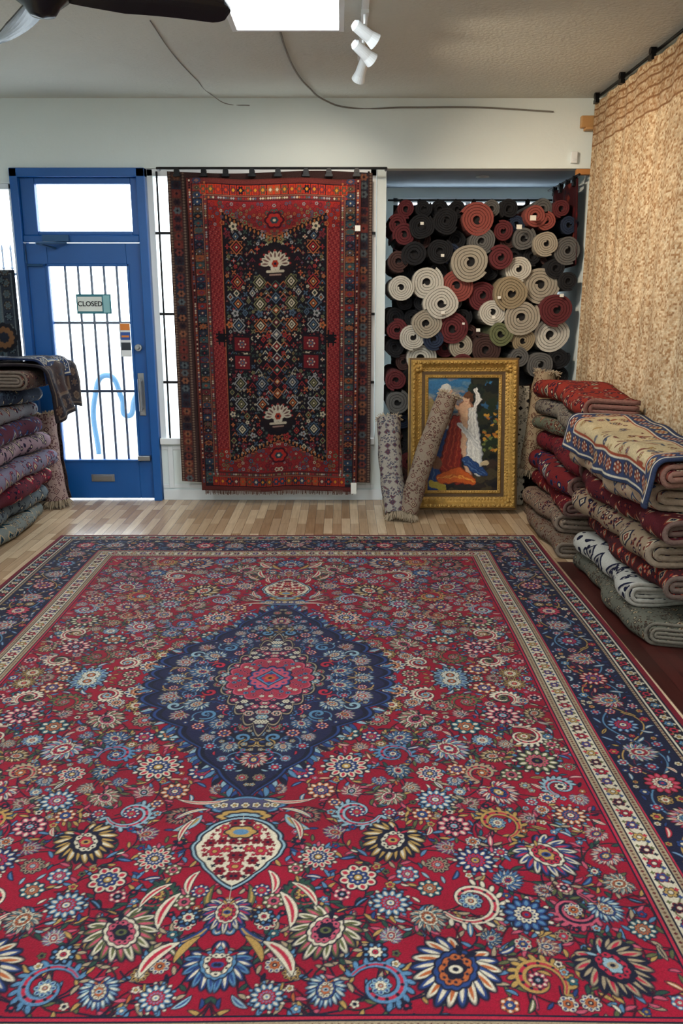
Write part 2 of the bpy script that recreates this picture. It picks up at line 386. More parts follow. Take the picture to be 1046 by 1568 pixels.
    def sup(rx, ry, p, n, amp, col):
        g = c.reg(-.01, rx*1.25, -.01, ry*1.25); sl, Xl, Yl = g
        th = np.arctan2(Yl/ry, Xl/rx)
        rho = ((np.abs(Xl)/rx)**p+(np.abs(Yl)/ry)**p)**(1/p)
        c.put(sl, (rho-(1+amp*np.abs(np.cos(n*th/2))*2-amp))*min(rx, ry), col)
    sup(.235, .48, 1.15, 20, .06, NAVY); sup(.225, .465, 1.15, 20, .06, BEIGE); sup(.219, .455, 1.15, 20, .06, NAVY); sup(.21, .44, 1.15, 20, .06, L(44, 26, 58))
    mp = []
    for lo, hi, n in ((.016, .022, 500), (.008, .012, 2000)):
        for _ in range(n):
            x, y, r = R.uniform(0, .24), R.uniform(0, .46), R.uniform(lo, hi)
            if (x/.215)**1.15+(y/.44)**1.15 > .97 or any((x-a)**2+(y-b)**2 < (r+q)**2 for a, b, q in mp): continue
            mp.append((x, y, r)); c.rosette(x, y, r, [[CREAM, ROSE, NAVY, CREAM], [PINK, CREAM, NAVY, CREAM], [CREAM, BLUE, ROSE, CREAM], [SKY, NAVY, ROSE, CREAM]][R.randint(4)], 6 if r > .014 else 4, out=NAVY)
    for rr_, col in ((.19, NAVY), (.182, PINK), (.174, L(170, 50, 70))): c.blob(0, 0, rr_, rr_*1.08, col, 16, .06)
    for k, (q, nn, s_) in enumerate(((.155, 26, .011), (.132, 20, .010), (.110, 17, .009))):
        for i in range(nn):
            t = 2*pi*(i+.5*k)/nn; c.rosette(q*math.cos(t), q*1.08*math.sin(t), s_, [[CREAM, BLUE, ROSE, CREAM], [LBLUE, CREAM, ROSE, NAVY], [PINK, NAVY, CREAM, NAVY]][(i+k) % 3], 5)
    c.blob(0, 0, .097, .115, NAVY, 12, .08); c.blob(0, 0, .09, .107, BLUE, 12, .08); c.blob(0, 0, .082, .098, PINK, 12, .08)
    for i in range(12):
        t = 2*pi*i/12; c.blob(.07*math.cos(t), .084*math.sin(t), .007, .007, BLUE)
    c.diamond(0, 0, .068, .08, NAVY); c.diamond(0, 0, .06, .071, LBLUE); c.diamond(0, 0, .05, .06, BLUE); c.blob(0, 0, .032, .038, ROSE, 6, .15); c.blob(0, 0, .02, .024, ORNG, 4, .2); c.blob(0, 0, .009, .009, NAVY)
    # pendant
    for (y, rx, ry, col) in ((.93,.13,.052,NAVY),(.93,.12,.044,LBLUE),(.93,.108,.036,L(84,80,112)),(.99,.09,.042,NAVY),(.99,.08,.034,GOLD),(.99,.06,.022,NAVY),(.99,.05,.015,SKY)):
        c.blob(0, y, rx, ry, col, 8, .08)
    for x in (0, .035, .07, .095): c.rosette(x, .93, .014, [CREAM, ROSE, NAVY, GOLD], 5)
    SY = 1.16
    def shield(k, col):
        g = c.reg(-.01, .2, .98, 1.38); yy = g[2]-SY; t = np.clip(yy/(.16*k), -1, 1)
        w = .13*np.where(t < 0, np.sqrt(np.clip(1-t**2, 0, 1)), (1-t)**.75)*(1+.06*np.abs(np.sin(yy*60)))
        c.put(g[0], (g[1]-w*k)*.8, col)
    shield(1.08, NAVY); shield(1.03, SKY); shield(.98, NAVY); shield(.93, CREAM)
    mp = []
    for lo, hi, n in ((.014, .02, 200), (.006, .010, 1200)):
        for _ in range(n):
            x, y, r = R.uniform(0, .12), R.uniform(1.02, 1.32), R.uniform(lo, hi); t = (y-SY)/.15
            if abs(t) > .95: continue
            w = .115*(math.sqrt(1-t*t) if t < 0 else (1-t)**.75)
            if x+r > w or any((x-a)**2+(y-b)**2 < (r+q)**2 for a, b, q in mp): continue
            mp.append((x, y, r))
            if r > .012: c.rosette(x, y, r, [[ROSE, CREAM, NAVY, GOLD], [CRIM2, PINK, CREAM, NAVY]][R.randint(2)], 6, out=CRIM2)
            else: c.blob(x, y, r*.85, r*.85, [CRIM, NAVY, CRIM2][R.randint(3)], 4, .35, R.uniform(0, 3))
    c.blob(0, 1.07, .05, .032, NAVY, 6, .1); c.blob(0, 1.07, .043, .026, GOLD, 6, .1); c.blob(0, 1.07, .024, .014, LBLUE)
    for (x, y, a, ln, w, b, col) in ((.06,.90,.35,.17,.016,-.9,CREAM),(.135,.985,1.2,.11,.032,-1.0,SKY),(.12,.95,.1,.11,.012,.9,WHITE),(.15,1.0,.9,.12,.018,.9,CREAM),(.10,1.25,.9,.10,.022,1.2,CREAM),(.05,1.31,1.2,.11,.02,1.0,OLIVE),
                                     (.14,1.34,.9,.14,.03,1.0,CREAM),(.17,1.30,.5,.12,.02,1.0,CREAM),(.04,1.46,1.1,.10,.02,-1,BLUE),(.11,1.52,.5,.14,.034,1.1,CREAM),(.06,1.50,.7,.10,.02,.8,GOLD),(.02,1.36,.7,.10,.022,.8,NAVY),(.06,1.40,.4,.09,.02,.8,NAVY)):
        c.leaf(x, y, a, ln, w, b, col, core=GOLD if col is not CREAM else ROSE)
    c.palmette(0, 1.42, .06, pi/2, PALS[9]); c.rosette(0.085, 1.33, .026, PALS[9], 8); c.rosette(0.10, 1.43, .03, PALS[12], 8)
    # ---- border stripes by distance from edge
    D = np.minimum(HW-X, HL-Y)
    def stripe(a, b, col): c.c[(D >= a) & (D < b)] = col
    NV = L(24, 26, 56); GC = L(222, 208, 182)
    stripe(0, .51, NAVY)
    stripe(0, .022, CRIM2); stripe(.022, .03, NAVY); stripe(.03, .038, CREAM); stripe(.038, .096, L(24,24,42)); stripe(.096, .104, CREAM); stripe(.104, .112, NAVY)
    stripe(.112, .124, BEIGE); stripe(.124, .128, NAVY)
    stripe(.128, .368, NV); stripe(.368, .374, ROSE); stripe(.374, .378, NAVY)
    stripe(.378, .396, BEIGE); stripe(.396, .402, NAVY); stripe(.402, .462, GC); stripe(.462, .468, NAVY); stripe(.468, .490, BEIGE); stripe(.490, .496, NAVY); stripe(.496, .503, ROSE)
    def along(dist, step, fn):
        n = int(round((HL-dist)/step)); st = (HL-dist)/n
        for i in range(n+1): fn(HW-dist, i*st, i, 0)
        n = int(round((HW-dist)/step)); st = (HW-dist)/n
        for i in range(n): fn(i*st, HL-dist, i+1, 1)
    def dash(x, y, i, e): c.diamond(x, y, .006, .006, [L(110, 80, 60), MAROON][i % 2])
    along(.387, .014, dash); along(.479, .015, dash); along(.118, .018, dash)
    def wv(dist, amp, step, w, col, ph=0):
        for hh, e in ((HL, 0), (HW, 1)):
            t = np.arange(0, hh-dist, .012); s_ = (HW if e == 0 else HL)-dist+amp*np.sin(t/step*pi+ph)
            P = np.stack([s_, t] if e == 0 else [t, s_], 1)
            for k in range(0, len(P)-1, 12): c.line(P[k:k+14], w, col)
    wv(.432, .018, .06, .005, OLIVE)
    along(.432, .06, lambda x, y, i, e: c.rosette(x, y, .019, [[CRIM, PINK, NAVY, CREAM], [BLUE, SKY, ROSE, CREAM], [GOLD, ROSE, NAVY, CREAM], [NAVY, LBLUE, ROSE, CREAM]][i % 4], 6, out=[NAVY, CRIM2][i % 2]))
    def gf2(x, y, i, e):
        for o in (-.02, .02):
            xx, yy = (x+o, y) if e == 0 else (x, y+o)
            c.blob(xx, yy+(.01 if o > 0 else 0), .006, .006, [ROSE, BLUE, OLIVE, NAVY][i % 4], 4, .3)
    along(.432, .03, gf2)
    wv(.068, .014, .05, .004, GOLD)
    along(.068, .05, lambda x, y, i, e: c.rosette(x, y, .019, [[ROSE, CREAM, GOLD, NAVY], [CREAM, BLUE, ROSE, GOLD], [LBLUE, CREAM, ROSE, CREAM]][i % 3], 6, out=BLACK))
    along(.068, .025, lambda x, y, i, e: c.blob(x+(.02 if e == 0 else 0)*(-1)**i, y+(.02 if e else 0)*(-1)**i, .005, .005, [CREAM, ROSE][i % 2], 4, .3))
    wv(.248, .07, .26, .006, LBLUE); wv(.248, .08, .26, .005, GOLD, pi); wv(.248, .05, .13, .004, L(120, 40, 60), 1)
    bp = []
    def mbm(x, y, i, e):
        if i % 2: c.palmette(x, y, .056, (0 if e == 0 else pi/2)+(pi if i % 4 == 1 else 0), [[ROSE, CREAM, LBLUE, GOLD], [LBLUE, CREAM, ROSE, CREAM]][(i//2) % 2], out=BLACK)
        else: c.rosette(x, y, .062, [[ROSE, CREAM, BLUE, GOLD], [BLUE, SKY, ROSE, CREAM], [ROSE, PINK, CREAM, BLUE]][(i//2) % 3], 12, out=BLACK)
        bp.append((x, y, .066))
    along(.248, .2, mbm)
    for lo, hi, n in ((.020, .030, 2500), (.010, .015, 8000)):
        BP = np.array(bp)
        for _ in range(n):
            if R.rand() < .6: x, y = HW-R.uniform(.14, .356), R.uniform(0, HL-.14)
            else: x, y = R.uniform(0, HW-.14), HL-R.uniform(.14, .356)
            d = min(HW-x, HL-y); r = R.uniform(lo, hi)
            if d-r < .128 or d+r > .368 or ((BP[:, 0]-x)**2+(BP[:, 1]-y)**2 < (r+BP[:, 2])**2).any(): continue
            bp.append((x, y, r)); BP = np.array(bp); p = [[LBLUE, CREAM, ROSE, CREAM], [ROSE, CREAM, BLUE, GOLD], [BLUE, SKY, ROSE, CREAM], [CREAM, ROSE, BLUE, GOLD], [GOLD, NAVY, CREAM, ROSE], [BLUE, CREAM, ROSE, CREAM]][R.randint(6)]
            if R.rand() < .5: c.rosette(x, y, r*.9, p, 6, R.uniform(0, 1), out=BLACK)
            else: a = R.uniform(0, 6); c.leaf(x-r*math.cos(a), y-r*math.sin(a), a, 2*r, r*.6, R.uniform(-1.3, 1.3), p[0], out=BLACK, core=p[1] if r > .018 else None)
    full = c.quad()
    full.c *= (1+RNG.normal(0, .09, full.c.shape[:2]))[..., None]
    root = empty('persian_area_rug', (-.31, 3.28, 0))
    full.mesh('rug_pile_surface', lambda U, V: (U+.004*np.sin(V*3), V+.004*np.sin(U*4), .014+.0015*np.sin(U*5+1)*np.sin(V*4)), M_pile, root)
    mb = MB(); mb.box(-HW+.004, HW-.004, -HL+.004, HL-.004, .001, .0115)
    mb.build('rug_backing', [mat('rug_selvedge', CRIM2*.6, .95)], parent=root)
    mb = MB()
    for e in (-1, 1):
        for i in range(640):
            x = -HW+i*2*HW/640+random.uniform(0, .003); l = random.uniform(.022, .04)
            y0 = e*HL; y1 = e*(HL+l); dx = random.uniform(-.006, .006)
            b = len(mb.v); mb.v += [(x, y0-e*.01, .012), (x+.004, y0-e*.01, .012), (x+dx+.003, y1, .004), (x+dx, y1, .004)]
            mb.face((b, b+1, b+2, b+3) if e < 0 else (b+3, b+2, b+1, b))
    mb.build('fringe', [mat('fringe_cotton', L(200, 184, 166), .9)], parent=root)
carpet()

# ================================================================== HANGING RUG
def hanging():
    hw, h = .645, 2.35
    R = np.random.RandomState(5)
    c = Canvas(hw, h, .0034, L(126, 34, 38))
    fx = .385
    for y in np.arange(0, h, .014):
        for k, x in enumerate(np.arange(fx, .49, .014)):
            c.blob(x+(.007 if int(y/.014) % 2 else 0), y, .0038, .0038, [L(160, 90, 78), L(124, 60, 60), L(50, 18, 26)][(k+int(y/.014)) % 3])
    X, Y = np.meshgrid(c.xs, c.ys); Yc = np.abs(Y-h/2)
    step = np.round(X/.03)*.03
    lim = h/2-.42+(step/fx)*.17
    fld = (X < fx) & (Yc < lim)
    c.c[(X > fx) & (X < .49) & (Yc > h/2-.34)] = L(138, 36, 30)
    c.c[(X < fx+.014) & (Yc < lim+.02)] = L(150, 84, 54)
    c.c[(X < fx+.006) & (Yc < lim+.01)] = BLACK
    c.c[fld] = L(22, 17, 26)
    P4 = [L(150, 148, 148), L(168, 96, 58), L(146, 44, 44), L(74, 92, 112), L(118, 112, 80), L(192, 178, 154), L(104, 38, 48), L(62, 80, 72)]
    pl = []
    def free(x, y, r): return all((x-a)**2+(y-b)**2 > (r+q)**2 for a, b, q in pl)
    for yy in (.60, 1.75): pl.append((0, yy, .14))
    for yy in (.50, .70, .86, 1.30, 1.46, 1.62, 1.87):
        for xx in (.12, .29):
            if not (yy in (.50, 1.87) and xx < .2):
                pl.append((xx, yy, .045)); p = P4[R.randint(6)]; q = P4[R.randint(6)]
                # bold latch-hook medallion
                c.diamond(xx, yy, .052, .058, p); c.diamond(xx, yy, .042, .047, BLACK); c.diamond(xx, yy, .030, .034, q); c.diamond(xx, yy, .018, .02, BLACK); c.diamond(xx, yy, .009, .01, P4[5])
                for sx in (-1, 1):
                    for sy in (-1, 1): c.line([(xx+sx*.02, yy+sy*.042), (xx+sx*.04, yy+sy*.045), (xx+sx*.04, yy+sy*.03)], .005, p)
    for yy in np.arange(.78, 1.62, .09):
        c.diamond(0, yy, .042, .044, P4[R.randint(8)]); c.diamond(0, yy, .032, .033, BLACK); c.diamond(0, yy, .022, .023, P4[R.randint(8)]); c.blob(0, yy, .009, .009, P4[5]); pl.append((0, yy, .044))
        c.line([(.03, yy), (.06, yy+.03), (.075, yy+.01)], .006, P4[1]); c.line([(.03, yy), (.06, yy-.03), (.075, yy-.01)], .006, P4[3])
    for lo, hi, n in ((.018, .026, 1500), (.010, .014, 2500), (.006, .008, 3000)):
        for _ in range(n):
            xx, yy, r = R.uniform(0, fx-.01), R.uniform(.2, h-.2), R.uniform(lo, hi)
            if abs(yy-h/2) > h/2-.44+(xx/fx)*.17 or xx+r > fx or not free(xx, yy, r*1.15): continue
            pl.append((xx, yy, r)); p = P4[R.randint(8)]; q = P4[R.randint(8)]; t = R.randint(5)
            if t == 0: c.blob(xx, yy, r, r, p, 5, .3); c.blob(xx, yy, r*.45, r*.45, BLACK); c.blob(xx, yy, r*.2, r*.2, q)
            elif t == 1: c.diamond(xx, yy, r, r*1.2, p); c.diamond(xx, yy, r*.6, r*.7, BLACK); c.diamond(xx, yy, r*.3, r*.35, q)
            elif t == 2:
                for a in (0, 1, 2, 3): c.lens(xx+.6*r*math.cos(a*pi/2+.7), yy+.6*r*math.sin(a*pi/2+.7), r*1.1, r*.45, a*pi/2+.7, p)
            elif t == 3: c.line([(xx-r, yy-r*.6), (xx, yy+r*.7), (xx+r, yy-r*.6)], .0055, p); c.blob(xx, yy-.3*r, r*.3, r*.3, q)
            else: c.rect(xx-r*.8, xx+r*.8, yy-r*.2, yy+r*.2, p); c.rect(xx-r*.2, xx+r*.2, yy-r*.8, yy+r*.8, p); c.diamond(xx, yy, r*.4, r*.4, q)
    for yy in (.60, 1.75):
        c.blob(0, yy, .135, .11, L(30, 20, 26), 8, .1)
        for a in range(9):
            t = pi*a/8; c.lens(.075*math.cos(t), yy+.062*math.sin(t), .085, .036, t, L(190, 180, 162)); c.lens(.075*math.cos(t), yy+.062*math.sin(t), .05, .014, t, L(100, 70, 66)); c.blob(.115*math.cos(t), yy+.095*math.sin(t), .008, .008, P4[2])
        c.blob(0, yy, .045, .05, L(196, 186, 168), 6, .15); c.blob(0, yy, .024, .026, RUST, 6, .1); c.blob(0, yy, .01, .01, NAVY); c.line([(-.06, yy-.055), (.06, yy-.055)], .018, L(190, 178, 158)); c.line([(-.04, yy-.08), (.04, yy-.08)], .012, L(150, 120, 110))
    for yy in (1.02, 1.16):
        c.rect(.20, .34, yy-.062, yy+.062, L(30, 20, 28)); c.rect(.212, .328, yy-.05, yy+.05, L(110, 28, 34)); c.rosette(.27, yy, .035, [P4[2], P4[5], P4[3], P4[1]], 6)
    yy = 1.20
    c.rect(fx, .50, yy-.006, yy+.006, RUST*.7); c.diamond(.425, yy, .05, .035, BLACK); c.line([(.405, yy-.06), (.405, yy+.06)], .014, BLACK); c.line([(.445, yy-.045), (.445, yy+.045)], .014, BLACK); c.rect(.39, .47, yy+.02, yy+.032, BLACK); c.rect(.39, .47, yy-.032, yy-.02, BLACK)
    for s in (0, 1):
        def yv(v): return v if s == 0 else h-v
        pp = []
        for k in range(900):
            x = R.uniform(.0, .49); v = R.uniform(.17, .44); r = R.uniform(.008, .02)
            if (x > fx and v < .34-.01) or (x < fx and v+r < .42-.17*(x/fx)):
                if all((x-a)**2+(v-b)**2 > (r+q)**2 for a, b, q in pp):
                    pp.append((x, v, r)); c.rosette(x, yv(v), r, [P4[R.randint(8)], L(30, 20, 40), P4[5], P4[2]], 5, out=L(60, 14, 22))
        for k in range(13):
            x0 = .03*k; v = .43-.17*(x0/fx); c.lens(x0, yv(v), .03, .014, pi/2, L(160, 96, 54))
        c.blob(0, yv(.29), .07, .06, L(60, 16, 30), 6, .1); c.blob(0, yv(.29), .055, .045, L(160, 40, 36), 6, .1); c.blob(0, yv(.29), .03, .024, L(40, 60, 70), 6, .1); c.blob(0, yv(.29), .012, .01, P4[5])
    D = np.minimum(hw-X, np.minimum(Y, h-Y))
    def st(a, b, col): c.c[(D >= a) & (D < b)] = col
    st(0, .155, L(32, 24, 34)); st(0, .01, L(84, 38, 34)); st(.01, .035, L(96, 42, 40)); st(.035, .04, BLACK); st(.115, .12, L(130, 84, 66)); st(.12, .15, L(88, 40, 42)); st(.15, .155, BLACK)
    bc = [L(130, 44, 40), L(42, 56, 80), L(28, 24, 34), L(140, 80, 50), L(100, 40, 44), L(62, 78, 80), L(90, 66, 50), L(36, 40, 56)]
    for y in np.arange(.06, h-.03, .05):
        col = bc[R.randint(8)]; c.rect(hw-.112, hw-.042, y, y+.046, col*.7); c.blob(hw-.077, y+.023, .03, .018, bc[R.randint(8)], 8, .2); c.diamond(hw-.077, y+.023, .018, .012, bc[R.randint(8)]); c.blob(hw-.077, y+.023, .006, .006, P4[R.randint(8)])
        for o in (-.025, .025): c.blob(hw-.077+o, y+.005, .004, .004, P4[R.randint(8)])
        for o in (.008, .025, .042): c.diamond(hw-.135, y+o, .009, .008, P4[R.randint(8)]); c.diamond(hw-.022, y+o, .008, .008, [P4[3], P4[1], P4[5], BLACK][R.randint(4)])
    for x in np.arange(0, hw-.1, .055):
        for s in (0, 1):
            y0 = .042 if s == 0 else h-.112
            c.rect(x, x+.05, y0, y0+.07, L(176, 50, 26)*(1 if s else .8)); c.blob(x+.025, y0+.035, .022, .028, bc[R.randint(8)], 6, .2); c.diamond(x+.025, y0+.035, .012, .014, [L(200, 130, 40), P4[5], L(190, 60, 30)][R.randint(3)])
            yy = .135 if s == 0 else h-.135
            for o in (.008, .025, .042): c.diamond(x+o, yy, .009, .009, P4[R.randint(8)])
    f = c.mirx(); f.c *= (1+R.normal(0, .12, f.c.shape[:2]))[..., None]
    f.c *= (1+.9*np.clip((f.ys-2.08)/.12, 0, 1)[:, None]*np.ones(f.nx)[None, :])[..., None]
    root = empty('hanging_tribal_rug', (-.50, 6.47, .12))
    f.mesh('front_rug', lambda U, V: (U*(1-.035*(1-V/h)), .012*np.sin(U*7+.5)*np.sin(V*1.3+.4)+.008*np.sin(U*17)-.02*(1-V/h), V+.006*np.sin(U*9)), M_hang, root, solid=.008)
    bw, bh = 1.52, 2.34
    c = Canvas(bw, bh, .005, L(70, 48, 46), -bw/2, 0)
    for x0 in (-bw/2, bw/2-.13):
        for y in np.arange(0, bh, .06):
            c.rect(x0+.03, x0+.10, y, y+.056, [L(104, 46, 42), L(44, 48, 60), L(84, 58, 50), L(40, 32, 40)][R.randint(4)])
            c.blob(x0+.065, y+.028, .026, .022, [L(140, 90, 66), L(90, 98, 102), L(116, 56, 50), L(50, 34, 42)][R.randint(4)], 6, .2); c.diamond(x0+.065, y+.028, .012, .012, L(30, 26, 36))
        for y in np.arange(0, bh, .02):
            c.diamond(x0+.014, y+.01, .009, .008, L(140, 116, 98)); c.diamond(x0+.116, y+.01, .009, .008, L(140, 116, 98))
    c.c *= (1+R.normal(0, .1, c.c.shape[:2]))[..., None]
    c.mesh('back_rug', lambda U, V: (U-.03, .045+.008*np.sin(U*6+1), V+.06+.01*np.sin(U*5)), M_hang, root, solid=.008)
    mb = MB()
    for i in range(260):
        x = -.60+1.2*i/260+random.uniform(0, .003); z = .0; l = random.uniform(.02, .035); y = -.02+.012*math.sin(x*7)
        b = len(mb.v); mb.v += [(x, y, z+.01), (x+.003, y, z+.01), (x+.003+random.uniform(-.004, .004), y, z-l), (x, y, z-l)]; mb.face((b, b+1, b+2, b+3))
    mb.build('fringe', [mat('fringe_dark', L(84, 56, 46), .9)], parent=root)
    mb = MB(); mb.box(.575, .62, -.04, -.036, -.02, .07); mb.box(.60, .64, -.04, -.036, 1.98, 2.02); mb.build('price_tag', [mat('tag_card', L(225, 222, 214), .7)], parent=root)
    return root
M_blackmetal = mat('black_metal', L(22, 22, 24), .4, .6)
hr = hanging()
def clip(mb, x, y, z, ax='x'):
    if ax == 'x':
        mb.box(x-.02, x+.02, y-.012, y+.012, z-.03, z-.002); mb.box(x-.028, x+.028, y-.014, y+.014, z-.045, z-.03)
        mb.tube((x, y-.016, z-.004), (x, y+.016, z-.004), .018)
    else:
        mb.box(x-.012, x+.012, y-.02, y+.02, z-.03, z-.002); mb.box(x-.014, x+.014, y-.028, y+.028, z-.055, z-.03)
        mb.tube((x-.016, y, z-.004), (x+.016, y, z-.004), .022)
def parent_keep(o, p):
    o.parent = p; o.matrix_parent_inverse = Matrix.Translation(-p.location)
mb = MB()
for i in range(8): clip(mb, -1.22+i*.19+random.uniform(-.02, .02), 6.48, 2.53)
mb.tube((-1.36, 6.5, 2.545), (.33, 6.5, 2.545), .009)
for x in (-1.36, .33): mb.tube((x, 6.5, 2.545), (x, 6.59, 2.545), .009)
parent_keep(mb.build('rod_with_clips', [M_blackmetal]), hr)

# ================================================================== ROOM
M_wall = mat('wall_paint', L(224, 232, 230), .85, nscale=3, namt=.03, bump=.1, bscale=40)
M_ceil = mat('ceiling_stucco', L(206, 207, 198), .95, nscale=2.5, namt=.05, bump=.5, bscale=45)
M_white = mat('white_trim', L(226, 230, 232), .45, nscale=6, namt=.04)
M_blue = mat('blue_door_paint', L(10, 86, 160), .38, nscale=5, namt=.12, bump=.05, bscale=30)
def floor_mat(name, c1, c2, cm, rough):
    m, nt, b = newmat(name); N = nt.nodes; K = nt.links
    tc = N.new('ShaderNodeTexCoord'); mp = N.new('ShaderNodeMapping'); mp.inputs['Rotation'].default_value = (0, 0, pi/2)
    K.new(tc.outputs['Object'], mp.inputs[0])
    br = N.new('ShaderNodeTexBrick'); br.inputs['Scale'].default_value = 1; br.inputs['Brick Width'].default_value = .42; br.inputs['Row Height'].default_value = .065
    br.inputs['Mortar Size'].default_value = .0012; br.offset = .37; br.inputs['Color1'].default_value = (*c1, 1); br.inputs['Color2'].default_value = (*c2, 1); br.inputs['Mortar'].default_value = (*cm, 1)
    K.new(mp.outputs[0], br.inputs['Vector'])
    m2 = N.new('ShaderNodeMapping'); m2.inputs['Scale'].default_value = (60, 4, 1); K.new(tc.outputs['Object'], m2.inputs[0])
    no = N.new('ShaderNodeTexNoise'); no.inputs['Scale'].default_value = 1; no.inputs['Detail'].default_value = 6; K.new(m2.outputs[0], no.inputs['Vector'])
    mr = N.new('ShaderNodeMapRange'); mr.inputs[3].default_value = .68; mr.inputs[4].default_value = 1.25; K.new(no.outputs['Fac'], mr.inputs[0])
    vm = N.new('ShaderNodeVectorMath'); vm.operation = 'SCALE'; K.new(br.outputs['Color'], vm.inputs[0]); K.new(mr.outputs[0], vm.inputs['Scale'])
    K.new(vm.outputs[0], b.inputs['Base Color']); b.inputs['Roughness'].default_value = rough
    return m
XL, XR, YB, YF, ZC = -3.4, 1.93, -2.6, 6.65, 3.05
mb = MB(); mb.box(XL, XR, YB, 6.77, -.06, 0); mb.build('floor', [floor_mat('oak_laminate', L(208, 182, 150), L(150, 118, 88), L(110, 80, 55), .24)])
mb = MB(); mb.box(1.36, XR, 1.0, 4.95, .0, .004); mb.build('floor_painted_shade', [floor_mat('wood_in_shade', L(70, 30, 26), L(54, 24, 20), L(26, 12, 10), .3)])  # shade beside the right-hand stacks, put in as a darker-coloured floor sheet
mb = MB(); mb.box(XL, XR, YB, 6.77, ZC, ZC+.08); mb.build('ceiling', [M_ceil])
mb = MB(); mb.box(XL-.1, XL, YB, 6.77, 0, ZC); mb.build('wall_left', [M_wall])
mb = MB(); mb.box(XR, XR+.1, YB, 7.85, 0, ZC); mb.build('wall_right', [M_wall])
mb = MB(); mb.box(XL, XR, YB-.1, YB, 0, ZC); mb.build('wall_front', [M_wall])
def wallpart(name, *bx):
    mb = MB()
    for b_ in bx: mb.box(*b_)
    mb.build(name, [M_wall])
wallpart('wall_back', (XL, XR, YF, 6.77, 2.565, ZC))
wallpart('wall_back_left', (XL, -2.50, YF, 6.77, 0, .95), (XL, -3.3, YF, 6.77, .95, 2.565), (-3.3, -2.50, YF, 6.77, 2.46, 2.565))
wallpart('wall_back_sill', (-1.475, .27, YF, 6.77, 0, .50))
wallpart('wall_back_pier', (.27, .34, YF, 6.77, 0, 2.565))
wallpart('wall_back_right', (1.87, XR, YF, 6.77, 0, 2.565))
wallpart('wall_bay_left', (.24, .34, 6.77, 7.85, 0, 2.565))
wallpart('wall_bay_right', (1.90, 1.93, 6.77, 7.85, 0, 2.565))
wallpart('wall_bay_back', (.34, 1.89, 7.75, 7.85, 0, .6), (.34, .46, 7.75, 7.85, .6, 2.6), (1.78, 1.89, 7.75, 7.85, .6, 2.6), (.46, 1.78, 7.75, 7.85, 2.48, 2.6))
mb = MB(); mb.box(.24, 1.93, 6.77, 7.85, 2.565, 2.65); mb.lathe(1.13, 7.05, [(.05, 2.566), (.055, 2.558), (.04, 2.556), (.03, 2.562)], 20, 1); mb.build('ceiling_bay', [mat('bay_soffit', L(170, 182, 196), .8), M_white])
mb = MB(); mb.box(.24, 1.93, 6.77, 7.85, -.06, 0); mb.build('floor_bay', [mat('bay_floor', L(120, 100, 80), .7)])
mb = MB(); mb.box(-1.47, .34, 6.63, 6.65, 0, .09); mb.box(1.87, XR, 6.63, 6.65, 0, .09); mb.build('baseboard_back', [M_white], bevel=.004)
mg, nt, b = newmat('window_glass'); N = nt.nodes; N.remove(b)
tr = N.new('ShaderNodeBsdfTransparent'); tr.inputs[0].default_value = (.97, .98, .98, 1); gl = N.new('ShaderNodeBsdfGlossy'); gl.inputs['Roughness'].default_value = .02
mxs = N.new('ShaderNodeMixShader'); mxs.inputs[0].default_value = .05
nt.links.new(tr.outputs[0], mxs.inputs[1]); nt.links.new(gl.outputs[0], mxs.inputs[2]); nt.links.new(mxs.outputs[0], N['Material Output'].inputs[0])
mb = MB()
x0, x1, z0, z1 = -1.47, .265, .50, 2.56
mb.box(x0, x1, 6.60, 6.78, z0-.03, z0+.02); mb.box(x0, x0+.045, 6.64, 6.74, z0, z1); mb.box(x1-.045, x1, 6.64, 6.74, z0, z1)
mb.box(x0, x1, 6.64, 6.74, z1-.05, z1); mb.box(-.62, -.58, 6.66, 6.72, z0, z1)
mb.box(-1.47, .265, 6.640, 6.65, .1, .13); mb.box(-1.47, .265, 6.640, 6.65, .42, .45)
for x in (-1.40, -.5, .22): mb.box(x-.02, x+.02, 6.635, 6.65, .1, .45)
mb.build('window_1', [M_white], bevel=.003)
mb = MB(); mb.box(x0+.04, x1-.04, 6.695, 6.70, z0, z1-.04); mb.build('window_1_glass', [mg]).parent = bpy.data.objects['window_1']
mb = MB()
for x in (-1.39, .205): mb.tube((x, 6.62, .5), (x, 6.62, 2.54), .008, n=8)
for z in (.97, 1.5, 2.1):
    mb.box(-1.42, -1.30, 6.61, 6.63, z-.010, z+.010); mb.box(.18, .26, 6.61, 6.63, z-.010, z+.010)
mb.build('window_grille', [M_blackmetal]).parent = bpy.data.objects['window_1']
mb = MB(); x0, x1, z0, z1 = -3.3, -2.5, .95, 2.46
mb.box(x0, x1, 6.63, 6.76, z0-.03, z0+.02); mb.box(x0, x0+.04, 6.66, 6.74, z0, z1); mb.box(x1-.03, x1, 6.66, 6.74, z0, z1); mb.box(x0, x1, 6.66, 6.74, z1-.04, z1)
mb.build('window_2', [M_white], bevel=.003)
mb = MB(); mb.box(x0+.02, x1-.02, 6.70, 6.705, z0, z1-.02); mb.build('window_2_glass', [mg]).parent = bpy.data.objects['window_2']
mb = MB(); mb.box(x0, x1, 7.0, 7.02, 1.80, 1.82)
for x in np.arange(-3.25, -2.4, .07):
    mb.tube((x, 7.01, .9), (x, 7.01, 2.0), .007, n=8); mb.tube((x, 7.01, 2.0), (x, 7.01, 2.05), .014, .001, n=8); mb.lathe(x, 7.01, [(.001, 1.84), (.016, 1.86), (.001, 1.88)], 8)
mb.build('iron_railing', [mat('railing_paint', L(140, 148, 162), .5)])
